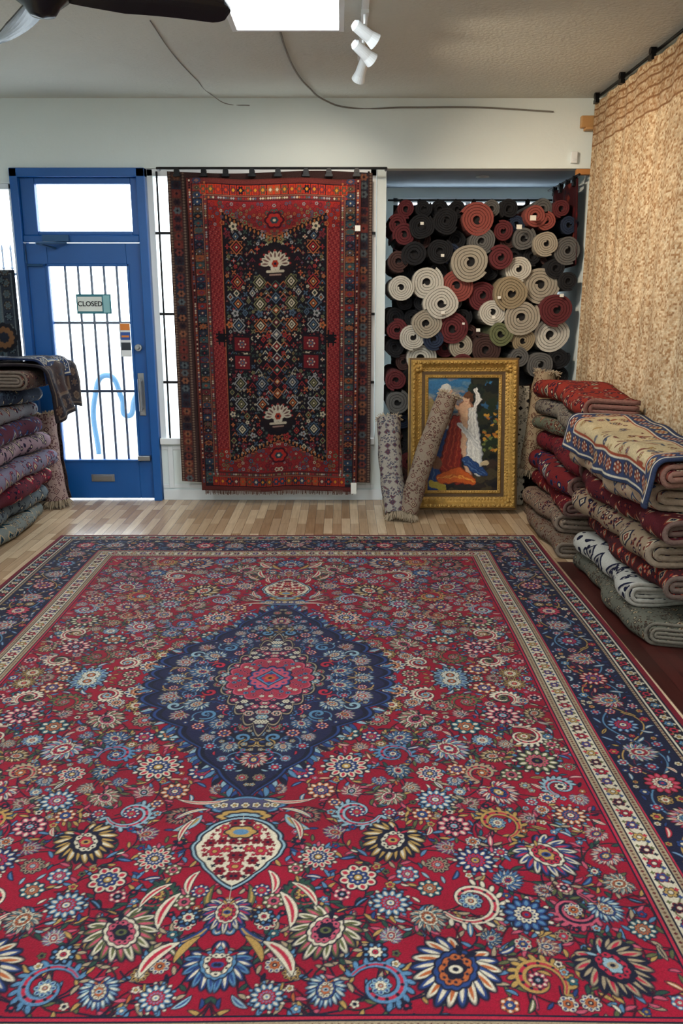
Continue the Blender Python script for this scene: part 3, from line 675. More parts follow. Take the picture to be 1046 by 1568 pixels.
mb = MB(); mb.box(.46, .50, 7.72, 7.8, .6, 2.48); mb.box(1.74, 1.78, 7.72, 7.8, .6, 2.48); mb.box(.46, 1.78, 7.72, 7.8, 2.44, 2.48); mb.box(.46, 1.78, 7.70, 7.8, .58, .62); mb.box(1.1, 1.14, 7.74, 7.78, .6, 2.48)
mb.build('window_3', [M_white], bevel=.003)
mb = MB(); mb.box(.48, 1.76, 7.765, 7.77, .6, 2.46); mb.build('window_3_glass', [mg]).parent = bpy.data.objects['window_3']

# ================================================================== DOOR
door = empty('door_1', (-1.98, 6.65, 0))
mb = MB()
mb.box(-2.495, -2.435, 6.60, 6.74, 0, 2.565); mb.box(-1.545, -1.478, 6.60, 6.74, 0, 2.565); mb.box(-2.495, -1.478, 6.60, 6.74, 2.50, 2.565)
mb.box(-2.435, -1.545, 6.62, 6.72, 2.035, 2.085)
mb.box(-2.435, -2.325, 6.64, 6.70, 2.085, 2.50); mb.box(-1.60, -1.545, 6.64, 6.70, 2.085, 2.50); mb.box(-2.325, -1.60, 6.64, 6.70, 2.455, 2.50); mb.box(-2.325, -1.60, 6.64, 6.70, 2.085, 2.115)
parent_keep(mb.build('door_frame', [M_blue], bevel=.006), door)
mb = MB()
mb.box(-2.432, -2.275, 6.65, 6.695, .012, 2.03); mb.box(-1.665, -1.548, 6.65, 6.695, .012, 2.03); mb.box(-2.275, -1.665, 6.65, 6.695, .012, .335); mb.box(-2.275, -1.665, 6.65, 6.695, 1.86, 2.03)
for a, b_, c_, d in ((-2.295, -2.275, .32, 1.88), (-1.665, -1.645, .32, 1.88)): mb.box(a, b_, 6.64, 6.65, c_, d)
mb.box(-2.295, -1.645, 6.64, 6.65, .32, .338); mb.box(-2.295, -1.645, 6.64, 6.65, 1.858, 1.878)
parent_keep(mb.build('door_leaf', [M_blue], bevel=.005), door)
mb = MB(); mb.box(-2.275, -1.665, 6.67, 6.675, .33, 1.87); mb.box(-2.33, -1.595, 6.67, 6.675, 2.1, 2.46); parent_keep(mb.build('door_glass', [mg]), door)
mb = MB()
for i in range(5): mb.tube((-2.165+i*.101, 6.715, .33), (-2.165+i*.101, 6.715, 1.87), .010, n=8)
for z in (1.43, .89): mb.box(-2.3, -1.64, 6.705, 6.722, z-.010, z+.010)
parent_keep(mb.build('security_bars', [mat('bar_dark', L(66, 76, 98), .5)]), door)
M_steel = mat('brushed_steel', L(160, 162, 166), .3, .9)
mb = MB()
mb.tube((-1.605, 6.58, .74), (-1.605, 6.58, 1.0), .012); mb.box(-1.63, -1.58, 6.64, 6.652, .70, 1.04)
for z in (.76, .98): mb.tube((-1.605, 6.58, z), (-1.605, 6.65, z), .01)
mb.tube((-1.605, 6.61, 1.24), (-1.605, 6.65, 1.24), .028, n=20); mb.tube((-1.605, 6.59, 1.24), (-1.605, 6.61, 1.24), .012, .016)
mb.box(-2.06, -1.87, 6.638, 6.65, .155, .215); mb.box(-2.045, -1.885, 6.630, 6.64, .165, .205)
mb.box(-1.66, -1.56, 6.60, 6.648, .335, .375)
parent_keep(mb.build('door_hardware', [M_steel], bevel=.003), door)
mb = MB(); mb.box(-2.28, -2.08, 6.585, 6.63, 2.04, 2.085); mb.tube((-2.1, 6.60, 2.03), (-2.30, 6.5, 2.02), .01); mb.tube((-2.30, 6.5, 2.02), (-2.2, 6.64, 1.99), .008)
for z in (1.93, 1.1, .25): mb.tube((-2.44, 6.635, z-.05), (-2.44, 6.635, z+.05), .011)
mb.tube((-2.42, 6.62, 1.865), (-2.3, 6.62, 1.865), .010); mb.tube((-2.40, 6.62, .345), (-2.3, 6.62, .345), .010)
parent_keep(mb.build('door_closer', [mat('painted_steel_blue', L(40, 80, 120), .4, .3)]), door)
sign = empty('closed_sign', (-1.93, 6.635, 1.575))
mb = MB(); mb.box(-2.07, -1.80, 6.630, 6.636, 1.50, 1.65, 0); mb.box(-2.06, -1.87, 6.628, 6.630, 1.52, 1.63, 1); mb.box(-1.86, -1.81, 6.628, 6.630, 1.51, 1.64, 2)
parent_keep(mb.build('sign_board', [mat('sign_teal', L(50, 120, 134), .5), mat('sign_cream', L(226, 232, 226), .5), mat('sign_clock', L(140, 190, 196), .5)]), sign)
tx = bpy.data.curves.new('sign_text', 'FONT'); tx.body = 'CLOSED'; tx.size = .052; tx.extrude = .0005; tx.align_x = 'CENTER'; tx.align_y = 'CENTER'; tx.offset = .0012
to = bpy.data.objects.new('sign_lettering', tx); sc.collection.objects.link(to); to.location = (-.033, -.0085, .0); to.rotation_euler = (pi/2, 0, 0); tx.materials.append(mat('sign_ink', L(20, 22, 30), .5)); to.parent = sign
mb = MB(); mb.box(-1.745, -1.665, 6.636, 6.639, 1.17, 1.43, 0); mb.box(-1.742, -1.668, 6.634, 6.636, 1.375, 1.425, 1); mb.box(-1.742, -1.668, 6.634, 6.636, 1.30, 1.36, 2); mb.box(-1.742, -1.668, 6.634, 6.636, 1.22, 1.28, 3); mb.box(-1.735, -1.675, 6.633, 6.634, 1.32, 1.335, 1)
mb.build('payment_sticker', [mat('paper_white', L(225, 228, 230), .5), mat('sticker_orange', L(220, 130, 50), .5), mat('sticker_blue', L(40, 80, 160), .5), mat('sticker_dark', L(40, 50, 60), .5)])
mb = MB(); mb.box(1.72, 1.765, 6.62, 6.65, 2.60, 2.68); mb.box(1.73, 1.755, 6.615, 6.62, 2.615, 2.63); mb.build('wall_sensor_box', [M_white], bevel=.004)

# ================================================================== CEILING FIXTURES
m_em, nt, b = newmat('fluorescent_diffuser'); b.inputs['Base Color'].default_value = (.9, .9, .9, 1); b.inputs['Emission Color'].default_value = (.90, .97, 1, 1); b.inputs['Emission Strength'].default_value = 19
def panel(x, y):
    e = empty('ceiling_light_panel', (x, y, ZC))
    mb = MB(); w, l = .275, .6
    for a in ((-w-.03, -w, -l-.03, l+.03), (w, w+.03, -l-.03, l+.03), (-w, w, -l-.03, -l), (-w, w, l, l+.03)): mb.box(*a, -.03, .0)
    mb.build('panel_frame', [M_white], bevel=.003, parent=e)
    mb = MB(); mb.box(-w, w, -l, l, -.018, -.008); mb.build('diffuser', [m_em], parent=e)
for x, y in ((-.29, 4.37), (-.29, .9), (-2.4, 2.6), (-2.4, -.6), (-.29, -1.4), (1.1, 1.6)): panel(x, y)
tr_ = empty('track_light', (.12, 5.0, ZC))
mb = MB(); mb.box(-.018, .018, -1.0, .52, -.02, 0); mb.box(-.022, .022, .46, .54, -.035, 0); mb.build('track_rail', [M_white], bevel=.003, parent=tr_)
for i, (yy, d) in enumerate(((-.30, (.75, .35, -.45)), (.03, (.75, .5, -.5)), (.38, (-.25, .65, -.6)))):
    mb = MB(); d = Vector(d).normalized(); p = Vector((0, yy, -.12))
    mb.tube((0, yy, -.02), (0, yy, -.08), .008, n=8); mb.box(-.02, .02, yy-.03, yy+.03, -.035, -.02)
    mb.tube(p-d*.06, p+d*.03, .028, .032, n=20); mb.tube(p+d*.03, p+d*.07, .032, .042, n=20, caps=False); mb.tube(p-d*.075, p-d*.06, .018, .028, n=20)
    mb.tube(p+d*.035, p+d*.045, .03, .03, n=20, mi=1)
    mb.build('spot_head_%d' % (i+1), [M_white, mat('lamp_glow_%d' % i, (1, .85, .6), emis=4)], parent=tr_, smooth=False)
    la = bpy.data.lights.new('spot_lamp', 'SPOT'); la.energy = [90, 90, 40][i]; la.color = (1, .82, .60); la.spot_size = 1.7; la.spot_blend = 1; la.shadow_soft_size = .04
    lo = bpy.data.objects.new('spot_lamp_%d' % (i+1), la); sc.collection.objects.link(lo); lo.parent = tr_; lo.location = p+d*.08; lo.rotation_euler = d.to_track_quat('-Z', 'Y').to_euler()
curve('electrical_conduit', [(-.34, 4.98, 3.04), (-.33, 5.4, 3.04), (-.29, 5.9, 3.035), (-.22, 6.3, 3.035), (-.12, 6.58, 3.02), (.0, 6.635, 2.99), (.5, 6.64, 2.985), (1.0, 6.64, 2.985), (1.57, 6.64, 2.955)], .006, mat('conduit_grey', L(120, 116, 110), .6))
curve('electrical_cable', [(-1.02, 4.9, 3.045), (-1.02, 5.5, 3.045), (-.98, 6.1, 3.045), (-.93, 6.55, 3.04), (-.85, 6.64, 3.01), (-.68, 6.645, 3.0)], .003, mat('cable_grey', L(130, 126, 120), .6))
fan = empty('ceiling_fan', (-1.20, 3.70, 0)); M_fan = mat('fan_black', L(20, 22, 28), .25, .2)
mb = MB(); mb.lathe(0, 0, [(.001, 3.05), (.07, 3.05), (.06, 3.0), (.015, 2.98), (.013, 2.90), (.05, 2.88), (.10, 2.86), (.115, 2.82), (.11, 2.77), (.07, 2.74), (.05, 2.71), (.001, 2.70)], 28)
mb.build('fan_motor', [M_fan], smooth=True, parent=fan)
for i, a in enumerate((.13, .17+2*pi/3, .17+4*pi/3)):
    mb = MB(); n = 26; M_ = 6
    for k in range(n+1):
        t = k/n; r = .09+.66*t
        w = (.030+.050*min(1, t/.35)**.8) if t < .86 else .08*math.sqrt(max(.0004, 1-((t-.86)/.14)**2))
        sw = -.05*math.sin(t*pi*.9); zc = 2.785-.03*t
        for th in (.004, -.004):
            for q in range(M_+1):
                s_ = (q/M_*2-1); ly = s_*w+sw; z = zc+th-s_*w*.38+.01*(1-s_*s_)
                mb.v.append((r*math.cos(a)-ly*math.sin(a), r*math.sin(a)+ly*math.cos(a), z))
    W_ = 2*(M_+1)
    for k in range(n):
        b0 = k*W_
        for q in range(M_):
            mb.face((b0+q, b0+W_+q, b0+W_+q+1, b0+q+1)); mb.face((b0+M_+1+q+1, b0+W_+M_+1+q+1, b0+W_+M_+1+q, b0+M_+1+q))
        mb.face((b0, b0+M_+1, b0+W_+M_+1, b0+W_)); mb.face((b0+M_, b0+W_+M_, b0+W_+2*M_+1, b0+2*M_+1))
    for b0 in (0, n*W_):
        mb.face([b0+q for q in range(M_+1)]+[b0+2*M_+1-q for q in range(M_+1)])
    mb.build('fan_blade_%d' % (i+1), [M_fan], parent=fan)

# ================================================================== ROLLED RUGS
def add_roll(mb, p0, p1, R, turns, r0, mi, seed=0, fill=.8, n=22, squash=1.0, rings=1, bend=0.0):
    p0 = Vector(p0); p1 = Vector(p1); d = (p1-p0).normalized()
    up = Vector((0, 0, 1)) if abs(d.z) < .8 else Vector((0, 1, 0))
    a = d.cross(up).normalized(); c = a.cross(d).normalized()
    N = int(turns*n); pitch = (R-r0)/turns; rr = random.Random(seed); ph = rr.uniform(0, 6.28)
    wob = [(rr.uniform(-.03, .03), rr.uniform(0, 6)) for _ in range(3)]
    b = len(mb.v); rows = rings+1
    for i in range(N+1):
        t = ph+2*pi*i/n; r = r0+pitch*i/n
        w = 1+sum(A*math.sin((k+2)*t+B) for k, (A, B) in enumerate(wob))
        for rr_ in (r*w, (r+pitch*fill)*w):
            for k in range(rows):
                s = k/rings; off = bend*math.sin(s*pi)
                lump = 1+(.035*math.sin(s*19+seed+t*2) if rings > 1 else 0)
                p = p0.lerp(p1, s)+a*(math.cos(t)*rr_*lump+off)+c*math.sin(t)*rr_*squash*lump
                mb.v.append(tuple(p))
    st = rows*2
    for i in range(N):
        q = b+i*st; q2 = q+st; u0 = 2*pi*R*i/n; u1 = 2*pi*R*(i+1)/n
        for k in range(rings):
            s0 = (k/rings)*(p1-p0).length; s1 = ((k+1)/rings)*(p1-p0).length
            mb.face((q+rows+k, q2+rows+k, q2+rows+k+1, q+rows+k+1), mi, [(u0, s0), (u1, s0), (u1, s1), (u0, s1)])
            mb.face((q+k+1, q2+k+1, q2+k, q+k), mi, [(u0, s1), (u1, s1), (u1, s0), (u0, s0)])
        mb.face((q, q2, q2+rows, q+rows), mi, [(u0, 0), (u1, 0), (u1, .02), (u0, .02)])
        mb.face((q+rows-1+rows, q2+rows-1+rows, q2+rows-1, q+rows-1), mi)
def rollmat(nm, c): return mat('felt_'+nm, c, .95, nscale=90, namt=.25, bump=.6, bscale=220)
RM = [rollmat('cream', L(184, 178, 166)), rollmat('beige', L(152, 142, 126)), rollmat('tan', L(138, 122, 96)), rollmat('terracotta', L(132, 64, 56)), rollmat('darkred', L(88, 30, 34)),
      rollmat('grey', L(88, 86, 84)), rollmat('olive', L(94, 98, 66)), rollmat('black', L(17, 17, 21)), rollmat('navy', L(28, 40, 62)), rollmat('brown', L(62, 38, 34)), mat('core_dark', L(22, 18, 18), .9)]
rolls = [(204,162,23,3),(245,146,14,4),(277,135,16,5),(309,126,18,1),(343,116,19,5),(212,130,19,5),(292,168,15,3),(195,98,27,1),(270,88,19,0),(306,64,27,1),(131,68,23,0),(91,60,18,0),(177,63,23,3),
         (218,48,21,4),(259,51,24,2),(153,36,24,0),(233,22,19,0),(277,14,26,1),(330,26,24,4),(131,5,22,1),(172,-3,23,4),(111,-17,19,0),(246,-11,17,6),(282,-22,18,2),(326,-13,26,0),(187,-30,18,1),(225,-36,22,9),
         (144,-20,15,8),(82,-5,15,4),(125,-50,22,0),(85,-85,15,4),(84,-120,17,5),(275,-48,14,5),(149,115,18,7),(167,112,14,8),(120,152,18,7),(157,160,18,7),(327,90,14,7),(87,100,15,9),(240,105,17,4),
         (110,110,17,7),(95,140,15,4),(345,70,13,7),(308,160,13,3),(255,-70,16,1),(310,-60,20,5),(340,-50,16,7),(190,-60,15,4),(160,-68,15,7)]
U = .00505
mb = MB(); placed = []
for i, (x, z, r, m_) in enumerate(rolls):
    X, Z, R_ = x*U, 1.404+z*.0049, r*.0050
    y = 6.60+random.uniform(-.05, .05)
    X = max(min(X, 1.855-R_*1.05), .355+R_*1.05)
    tl = Vector((random.uniform(-.01, .01), 1, random.uniform(-.02, .01)))
    add_roll(mb, (X, y, Z), Vector((X, y, Z))+tl*.75, R_, 4.6 if r > 17 else 3.2, R_*.16, m_, i, fill=.84, squash=random.uniform(.93, 1))
    mb.tube((X, y+.03, Z), (X, y+.7, Z), R_*.97, n=14, mi=10); placed.append((X, Z, R_))
row = 0; z = .08
while z < 2.32:
    x = .43+(.066 if row % 2 else 0)
    while x < 1.79:
        if all((x-a)**2+(z-c)**2 > (.6*r+.04)**2 for a, c, r in placed):
            R_ = random.uniform(.056, .07); y = 6.67+random.uniform(0, .06)
            k = random.choice([7, 7, 7, 9, 7, 8, 4, 5])
            add_roll(mb, (x, y, z), (x, y+.7, z), R_, 3.0, .012, k, int(x*1000+z*77), fill=.86)
            mb.tube((x, y+.03, z), (x, y+.65, z), R_*.97, n=12, mi=10)
        x += .132
    z += .116; row += 1
mb.build('rolled_rug_pile', RM)
mb = MB()
for x, z, s in ((155, 22, 6), (240, 45, 5), (265, 150, 8), (285, 163, 9), (120, 155, 5), (335, 48, 6), (210, -5, 6), (187, 5, 4), (152, 108, 5), (233, 15, 5)):
    X, Z = x*U, 1.404+z*.0049; s *= U; mb.box(X-s/2, X+s/2, 6.535, 6.538, Z-s*.4, Z+s*.4)
mb.build('price_tags', [mat('tag_paper', L(215, 210, 198), .7)])
R = RNG
c = Canvas(1.3, 2.2, .02, L(26, 22, 26)); c.c *= (1+R.normal(0, .3, c.c.shape[:2]))[..., None]
o = c.mesh('hanging_dark_rug', lambda U_, V: (U_+.45, 7.55+.02*np.sin(U_*20), V+.2), M_weave, solid=.01)
mb = MB(); mb.tube((.40, 7.55, 2.44), (1.82, 7.55, 2.44), .008)
for i in range(9): clip(mb, .52+i*.155, 7.55, 2.435)
mb.build('clips', [M_blackmetal]).parent = o
c = Canvas(.75, .62, .01, L(60, 18, 24))
for i in range(60): c.diamond(R.uniform(0, .75), R.uniform(0, .62), .03, .03, [L(20, 18, 30), L(120, 50, 40), L(90, 20, 26)][R.randint(3)])
o = c.mesh('hanging_side_rug', lambda U_, V: (1.80+.012*np.sin(U_*18)-.03*(V/.62), 6.60+U_, 1.87+V-.02*np.sin(U_*4)), M_weave, solid=.012)
mb = MB()
for i in range(4): clip(mb, 1.77, 6.68+i*.2, 2.50, 'y')
mb.tube((1.77, 6.55, 2.51), (1.77, 7.5, 2.51), .008); mb.build('clips', [M_blackmetal]).parent = o
mb = MB(); mb.box(1.76, 1.925, 6.595, 6.645, 2.515, 2.555); mb.build('rod_bracket', [mat('pine_wood', L(176, 118, 62), .6)], bevel=.004)
mb = MB(); mb.box(1.77, 1.925, 6.585, 6.635, 2.84, 2.92); mb.box(1.80, 1.925, 6.56, 6.64, 2.82, 2.84); mb.build('rod_bracket', [mat('pine_wood_2', L(186, 140, 88), .6)], bevel=.004)

# ================================================================== JUTE CURTAIN ON RIGHT WALL
def jute():
    ln, h = 4.2, 2.45
    c = Canvas(ln, h, .006, L(176, 142, 98))
    R = np.random.RandomState(3); X, Y = np.meshgrid(c.xs, c.ys)
    c.c[:] = L(202, 176, 142)
    iy = np.arange(c.ny)//2; ix = (np.arange(c.nx)[None, :]+(iy[:, None] % 2)*2)//3
    cell = R.rand(iy.max()+1, ix.max()+1)[iy[:, None], ix]
    c.c[cell > .58] = L(184, 152, 116); c.c[cell > .84] = L(158, 120, 84); c.c[cell < .2] = L(216, 196, 164)
    c.c[((np.arange(c.ny) % 2) == 0)] *= .93
    # woven trellis: pale columns and small repeating lozenges
    col = (np.abs(((X/.155) % 1)-.5) > .44); c.c[col] *= 1.07
    lz = (np.abs(((X/.155) % 1)-.5)+np.abs((((Y+.045*(np.floor(X/.155) % 2))/.09) % 1)-.5)); c.c[(lz < .32) & (lz > .22)] *= .84; c.c[lz < .10] *= .84
    band = (Y > h-.30) & (Y < h-.05); c.c[band] = c.c[band]*.78+L(140, 90, 56)*.22
    for k in (.05, .10, .16, .22, .30): c.c[np.abs(Y-(h-k)) < .006] = L(130, 92, 60)
    c.c *= (1+.04*np.sin(X*9+np.sin(X*2.3)*2))[..., None]
    c.c *= (1+R.normal(0, .07, c.c.shape[:2]))[..., None]
    root = empty('woven_jute_curtain', (1.87, 6.55, .55))
    c.mesh('jute_cloth', lambda U_, V: (.012*np.sin(U_*11+np.sin(U_*3))*(.5+.5*(1-V/h))+.006*np.sin(U_*31)-.02+0*V, -U_, V-.012*np.abs(np.sin(U_*pi/.55))*(V/h)), colmat('jute', .95, .5, 130, gain=.84), root, solid=.006)
    mb = MB()
    for i in range(7): clip(mb, -.03, -.06-i*.55, h+.035, 'y')
    mb.tube((-.0, .0, h+.035), (-.0, -ln, h+.035), .01)
    mb.build('curtain_rod_with_clips', [M_blackmetal], parent=root)
jute()

# ================================================================== FRAMED PAINTING
def painting():
    W, H = .60, .92
    c = Canvas(W, H, .0026, L(52, 48, 38), -W/2, -H/2); X, Y = np.meshgrid(c.xs, c.ys); R = np.random.RandomState(9)
    sky = np.clip((Y+.05)/.5, 0, 1)[..., None]; c.c[:] = L(38, 34, 30)*(1-sky)+L(50, 112, 156)*sky
    for i in range(40):
        a = R.uniform(-.3, .1); b_ = R.uniform(.1, .46); c.blob(a, b_, R.uniform(.03, .07), .014, [L(176, 170, 140), L(120, 140, 140), L(190, 150, 110)][R.randint(3)], 3, .2, a=.35)
    c.blob(-.27, .1, .1, .16, L(140, 120, 76), 5, .1); c.blob(-.24, -.02, .10, .06, L(70, 90, 60), 5, .15)
    for i in range(90):
        c.blob(R.uniform(.06, .32), R.uniform(-.18, .48), R.uniform(.02, .06), R.uniform(.02, .05), [L(20, 28, 22), L(30, 42, 24), L(14, 18, 16), L(40, 40, 24)][R.randint(4)], 6, .2)
    for i in range(30): c.blob(R.uniform(.16, .28), R.uniform(-.12, .16), .012, .011, [L(200, 146, 50), L(180, 110, 40), L(110, 120, 60)][R.randint(3)], 5, .2)
    for i in range(40): c.blob(R.uniform(-.3, .3), R.uniform(-.46, -.2), R.uniform(.03, .09), .03, [L(44, 34, 30), L(26, 24, 28), L(60, 44, 34), L(70, 60, 40)][R.randint(4)], 4, .2)
    def cloth(P, W_, dark, base, light, k=5):
        c.line(P, W_, dark); c.line(P, [w*.86 for w in W_], base)
        P = np.array(P, float)
        for i in range(k):
            off = (i/(k-1)-.5)*.7; Q = P+np.stack([np.array(W_)*off, np.array(W_)*0+R.uniform(-.01, .01)], 1)
            c.line(Q+R.uniform(-.008, .008, Q.shape), .006, light if i % 2 == 0 else dark*.5+base*.5)
    cloth([(-.14, .28), (-.17, .10), (-.20, -.12), (-.22, -.34)], [.08, .15, .20, .22], L(18, 34, 70), L(34, 62, 116), L(80, 110, 150))
    cloth([(-.13, .30), (-.16, .20), (-.14, .08)], [.09, .11, .08], L(130, 130, 130), L(196, 192, 182), L(224, 220, 208)); c.blob(-.122, .33, .034, .044, L(190, 140, 110)); c.blob(-.112, .325, .02, .034, L(210, 166, 134)); c.blob(-.135, .352, .042, .034, L(206, 202, 192))
    for ex in (-.118, -.100): c.blob(ex, .333, .004, .003, L(60, 40, 34))
    c.line([(-.12, .1), (-.02, .02), (.02, .12)], [.04, .035, .02], L(186, 136, 106))
    cloth([(-.05, .10), (-.06, -.06), (-.10, -.24), (-.03, -.33)], [.10, .16, .17, .12], L(84, 16, 16), L(150, 40, 26), L(190, 80, 44), 6)
    c.line([(.02, .20), (.04, .05), (.03, -.1), (.05, -.30)], [.12, .10, .10, .05], L(150, 100, 76)); c.line([(.015, .20), (.03, .05), (.02, -.1), (.045, -.30)], [.09, .07, .07, .03], L(212, 168, 134)); c.blob(.015, .15, .03, .02, L(226, 186, 150), a=.7)
    cloth([(.07, .18), (.08, .0), (.09, -.16), (.12, -.3)], [.06, .10, .13, .05], L(150, 150, 154), L(220, 216, 206), L(240, 238, 230), 6); cloth([(-.03, .08), (.06, -.02), (.13, -.1)], [.03, .05, .03], L(150, 150, 150), L(206, 204, 198), L(236, 232, 224), 3)
    c.blob(.03, .275, .034, .042, L(180, 130, 100)); c.blob(.024, .272, .026, .036, L(216, 172, 138)); c.blob(.04, .30, .038, .026, L(100, 60, 34)); c.blob(.062, .275, .014, .03, L(90, 54, 32))
    for ex in (.012, .032): c.blob(ex, .28, .004, .003, L(60, 40, 34))
    c.line([(.018, .254), (.03, .254)], .004, L(160, 60, 56))
    c.line([(.0, .18), (-.06, .22), (-.07, .30)], [.028, .022, .016], L(210, 166, 132)); cloth([(.08, .19), (.12, .27), (.09, .34)], [.03, .04, .03], L(150, 148, 144), L(220, 212, 200), L(240, 236, 228), 3)
    cloth([(-.16, -.34), (-.04, -.31), (.08, -.36)], [.09, .13, .06], L(130, 44, 16), L(202, 92, 32), L(236, 156, 66), 5)
    cloth([(.03, -.2), (.10, -.26), (.17, -.30)], [.07, .08, .05], L(18, 34, 70), L(40, 70, 120), L(90, 120, 160), 4); c.blob(.17, -.22, .035, .02, L(204, 180, 140)); c.line([(-.24, -.38), (-.15, -.41)], .05, L(180, 160, 60)); c.blob(-.20, -.22, .04, .05, L(120, 80, 56))
    jj, ii = np.meshgrid(np.arange(c.nx), np.arange(c.ny))
    dx = 1.3*np.sin(ii*.31+1.7*np.sin(jj*.13))+.8*np.sin(jj*.41+ii*.17)+R.normal(0, .6, jj.shape); dy = 1.3*np.sin(jj*.27+1.3*np.sin(ii*.11))+.8*np.sin(ii*.5-jj*.2)+R.normal(0, .6, jj.shape)
    c.c = c.c[np.clip(ii+dy.round().astype(int), 0, c.ny-1), np.clip(jj+dx.round().astype(int), 0, c.nx-1)]
    c.c *= (1+R.normal(0, .1, c.c.shape[:2]))[..., None]*.75
    root = empty('framed_oil_painting', (.935, 6.30, .60))
    root.rotation_euler = (math.radians(80.5), 0, 0)
    c.mesh('painted_canvas', lambda U_, V: (U_, V, 0*U_+.012), colmat('oil_paint', .45, .15, 60), root)
    gold = mat('gilded_wood', L(172, 136, 70), .5, .5, nscale=30, namt=.5, bump=.7, bscale=70); dark = mat('gilt_shadow', L(80, 58, 30), .6, .3, nscale=40, namt=.3)
    w, h = .275, .435
    prof = [(-.005, .0), (-.005, .022), (.012, .030), (.02, .02), (.045, .022), (.07, .028), (.085, .040), (.10, .058), (.118, .062), (.13, .05), (.142, .048), (.146, .03), (.146, -.02), (-.005, -.02)]
    mb = MB(); n = len(prof)
    for sx, sy in ((-1, -1), (1, -1), (1, 1), (-1, 1)):
        for d, z in prof: mb.v.append((sx*(w+d), sy*(h+d), z))
    for k in range(4):
        for i in range(n):
            j = (i+1) % n; k2 = (k+1) % 4; mb.face((k*n+i, k2*n+i, k2*n+j, k*n+j), 1 if i in (3, 9) else 0)
    def bead(x, y, z, rx, ry, rz, mi=0):
        b = len(mb.v); nn = 8
        for a, f in ((1, 0), (2, .5), (3, 1.0)):
            for i in range(nn):
                t = 2*pi*i/nn; mb.v.append((x+rx*math.cos(f)*math.cos(t), y+ry*math.cos(f)*math.sin(t), z+rz*math.sin(f)))
        mb.v.append((x, y, z+rz))
        for a in range(2):
            for i in range(nn): mb.face((b+a*nn+i, b+a*nn+(i+1) % nn, b+(a+1)*nn+(i+1) % nn, b+(a+1)*nn+i), mi)
        for i in range(nn): mb.face((b+2*nn+i, b+2*nn+(i+1) % nn, b+3*nn), mi)
    for e, zz, s, stp in ((.109, .058, .013, .034), (.004, .026, .007, .02), (.050, .022, .008, .030), (.066, .026, .009, .024)):
        W2, H2 = w+e, h+e
        for x in np.arange(-W2+stp/2, W2, stp):
            for sy in (-1, 1): bead(x, sy*H2, zz, s, s*.8, s*.8)
        for y in np.arange(-H2+stp/2, H2, stp):
            for sx in (-1, 1): bead(sx*W2, y, zz, s*.8, s, s*.8)
    for sx in (-1, 1):
        for sy in (-1, 1):
            for q in range(5): bead(sx*(w+.075+.022*math.cos(q*1.25)), sy*(h+.075+.022*math.sin(q*1.25)), .036, .022, .022, .02)
            bead(sx*(w+.075), sy*(h+.075), .04, .02, .02, .026)
    mb.build('gilded_frame', [gold, dark], parent=root)
painting()

# leaning rolled rugs
def lean(name, p0, p1, R_, m, seed=1, bend=.015):
    mb = MB(); add_roll(mb, p0, p1, R_, 3, R_*.2, 0, seed, fill=.9, n=20, rings=22, bend=bend)
    mb.tube(Vector(p0).lerp(Vector(p1), .02), Vector(p0).lerp(Vector(p1), .98), R_*.7, n=14, mi=1)
    d = (Vector(p1)-Vector(p0)).normalized(); a = d.orthogonal().normalized(); c = d.cross(a); rr = random.Random(seed)
    for base, sg in ((Vector(p0), -1), (Vector(p1), 1)):
        for i in range(240):
            t = rr.uniform(0, 6.28); r = R_*rr.uniform(.5, 1.05); q = base+(a*math.cos(t)+c*math.sin(t))*r
            e = q+d*sg*rr.uniform(.02, .07)+(a*math.cos(t)+c*math.sin(t))*rr.uniform(0, .04)+Vector((0, 0, -.045 if sg > 0 else 0)); e.z = max(e.z, .004); q.z = max(q.z, .01)
            mb.tube(q, e, .0035, .002, n=5, mi=2, caps=False)
    mb.build(name, [m, mat('roll_inside', L(60, 50, 44), .95), mat('fringe_wool', L(170, 152, 128), .95)], smooth=False)
lean('rolled_rug', (.42, 6.00, .05), (.37, 6.34, .72), .08, rugmat('roll_greyblue', [L(150, 142, 132), L(50, 56, 80), L(110, 60, 56), L(96, 94, 100)], 30), seed=3)
lean('rolled_rug', (.50, 5.98, .06), (.80, 6.16, .92), .07, rugmat('roll_taupe', [L(138, 122, 106), L(92, 70, 60), L(170, 150, 126), L(96, 60, 56)], 26), seed=4)
lean('rolled_rug', (1.50, 6.42, .30), (1.60, 6.48, 1.06), .085, rugmat('roll_sand', [L(150, 130, 104), L(116, 84, 64), L(176, 156, 128), L(100, 70, 56)], 24), seed=5)
mb = MB()
for i in range(4): mb.box(1.36+i*.001, 1.46, 6.42+i*.02, 6.435+i*.02, .01, .96-i*.02)
o = mb.build('folded_bordered_rug', [rugmat('bw_border', [L(170, 160, 142), BLACK, L(30, 28, 30), L(160, 150, 130)], 30)], bevel=.005)
uvl = o.data.uv_layers[0].data
for p in o.data.polygons:
    for li in p.loop_indices:
        co = o.data.vertices[o.data.loops[li].vertex_index].co; uvl[li].uv = (co.x, co.z)

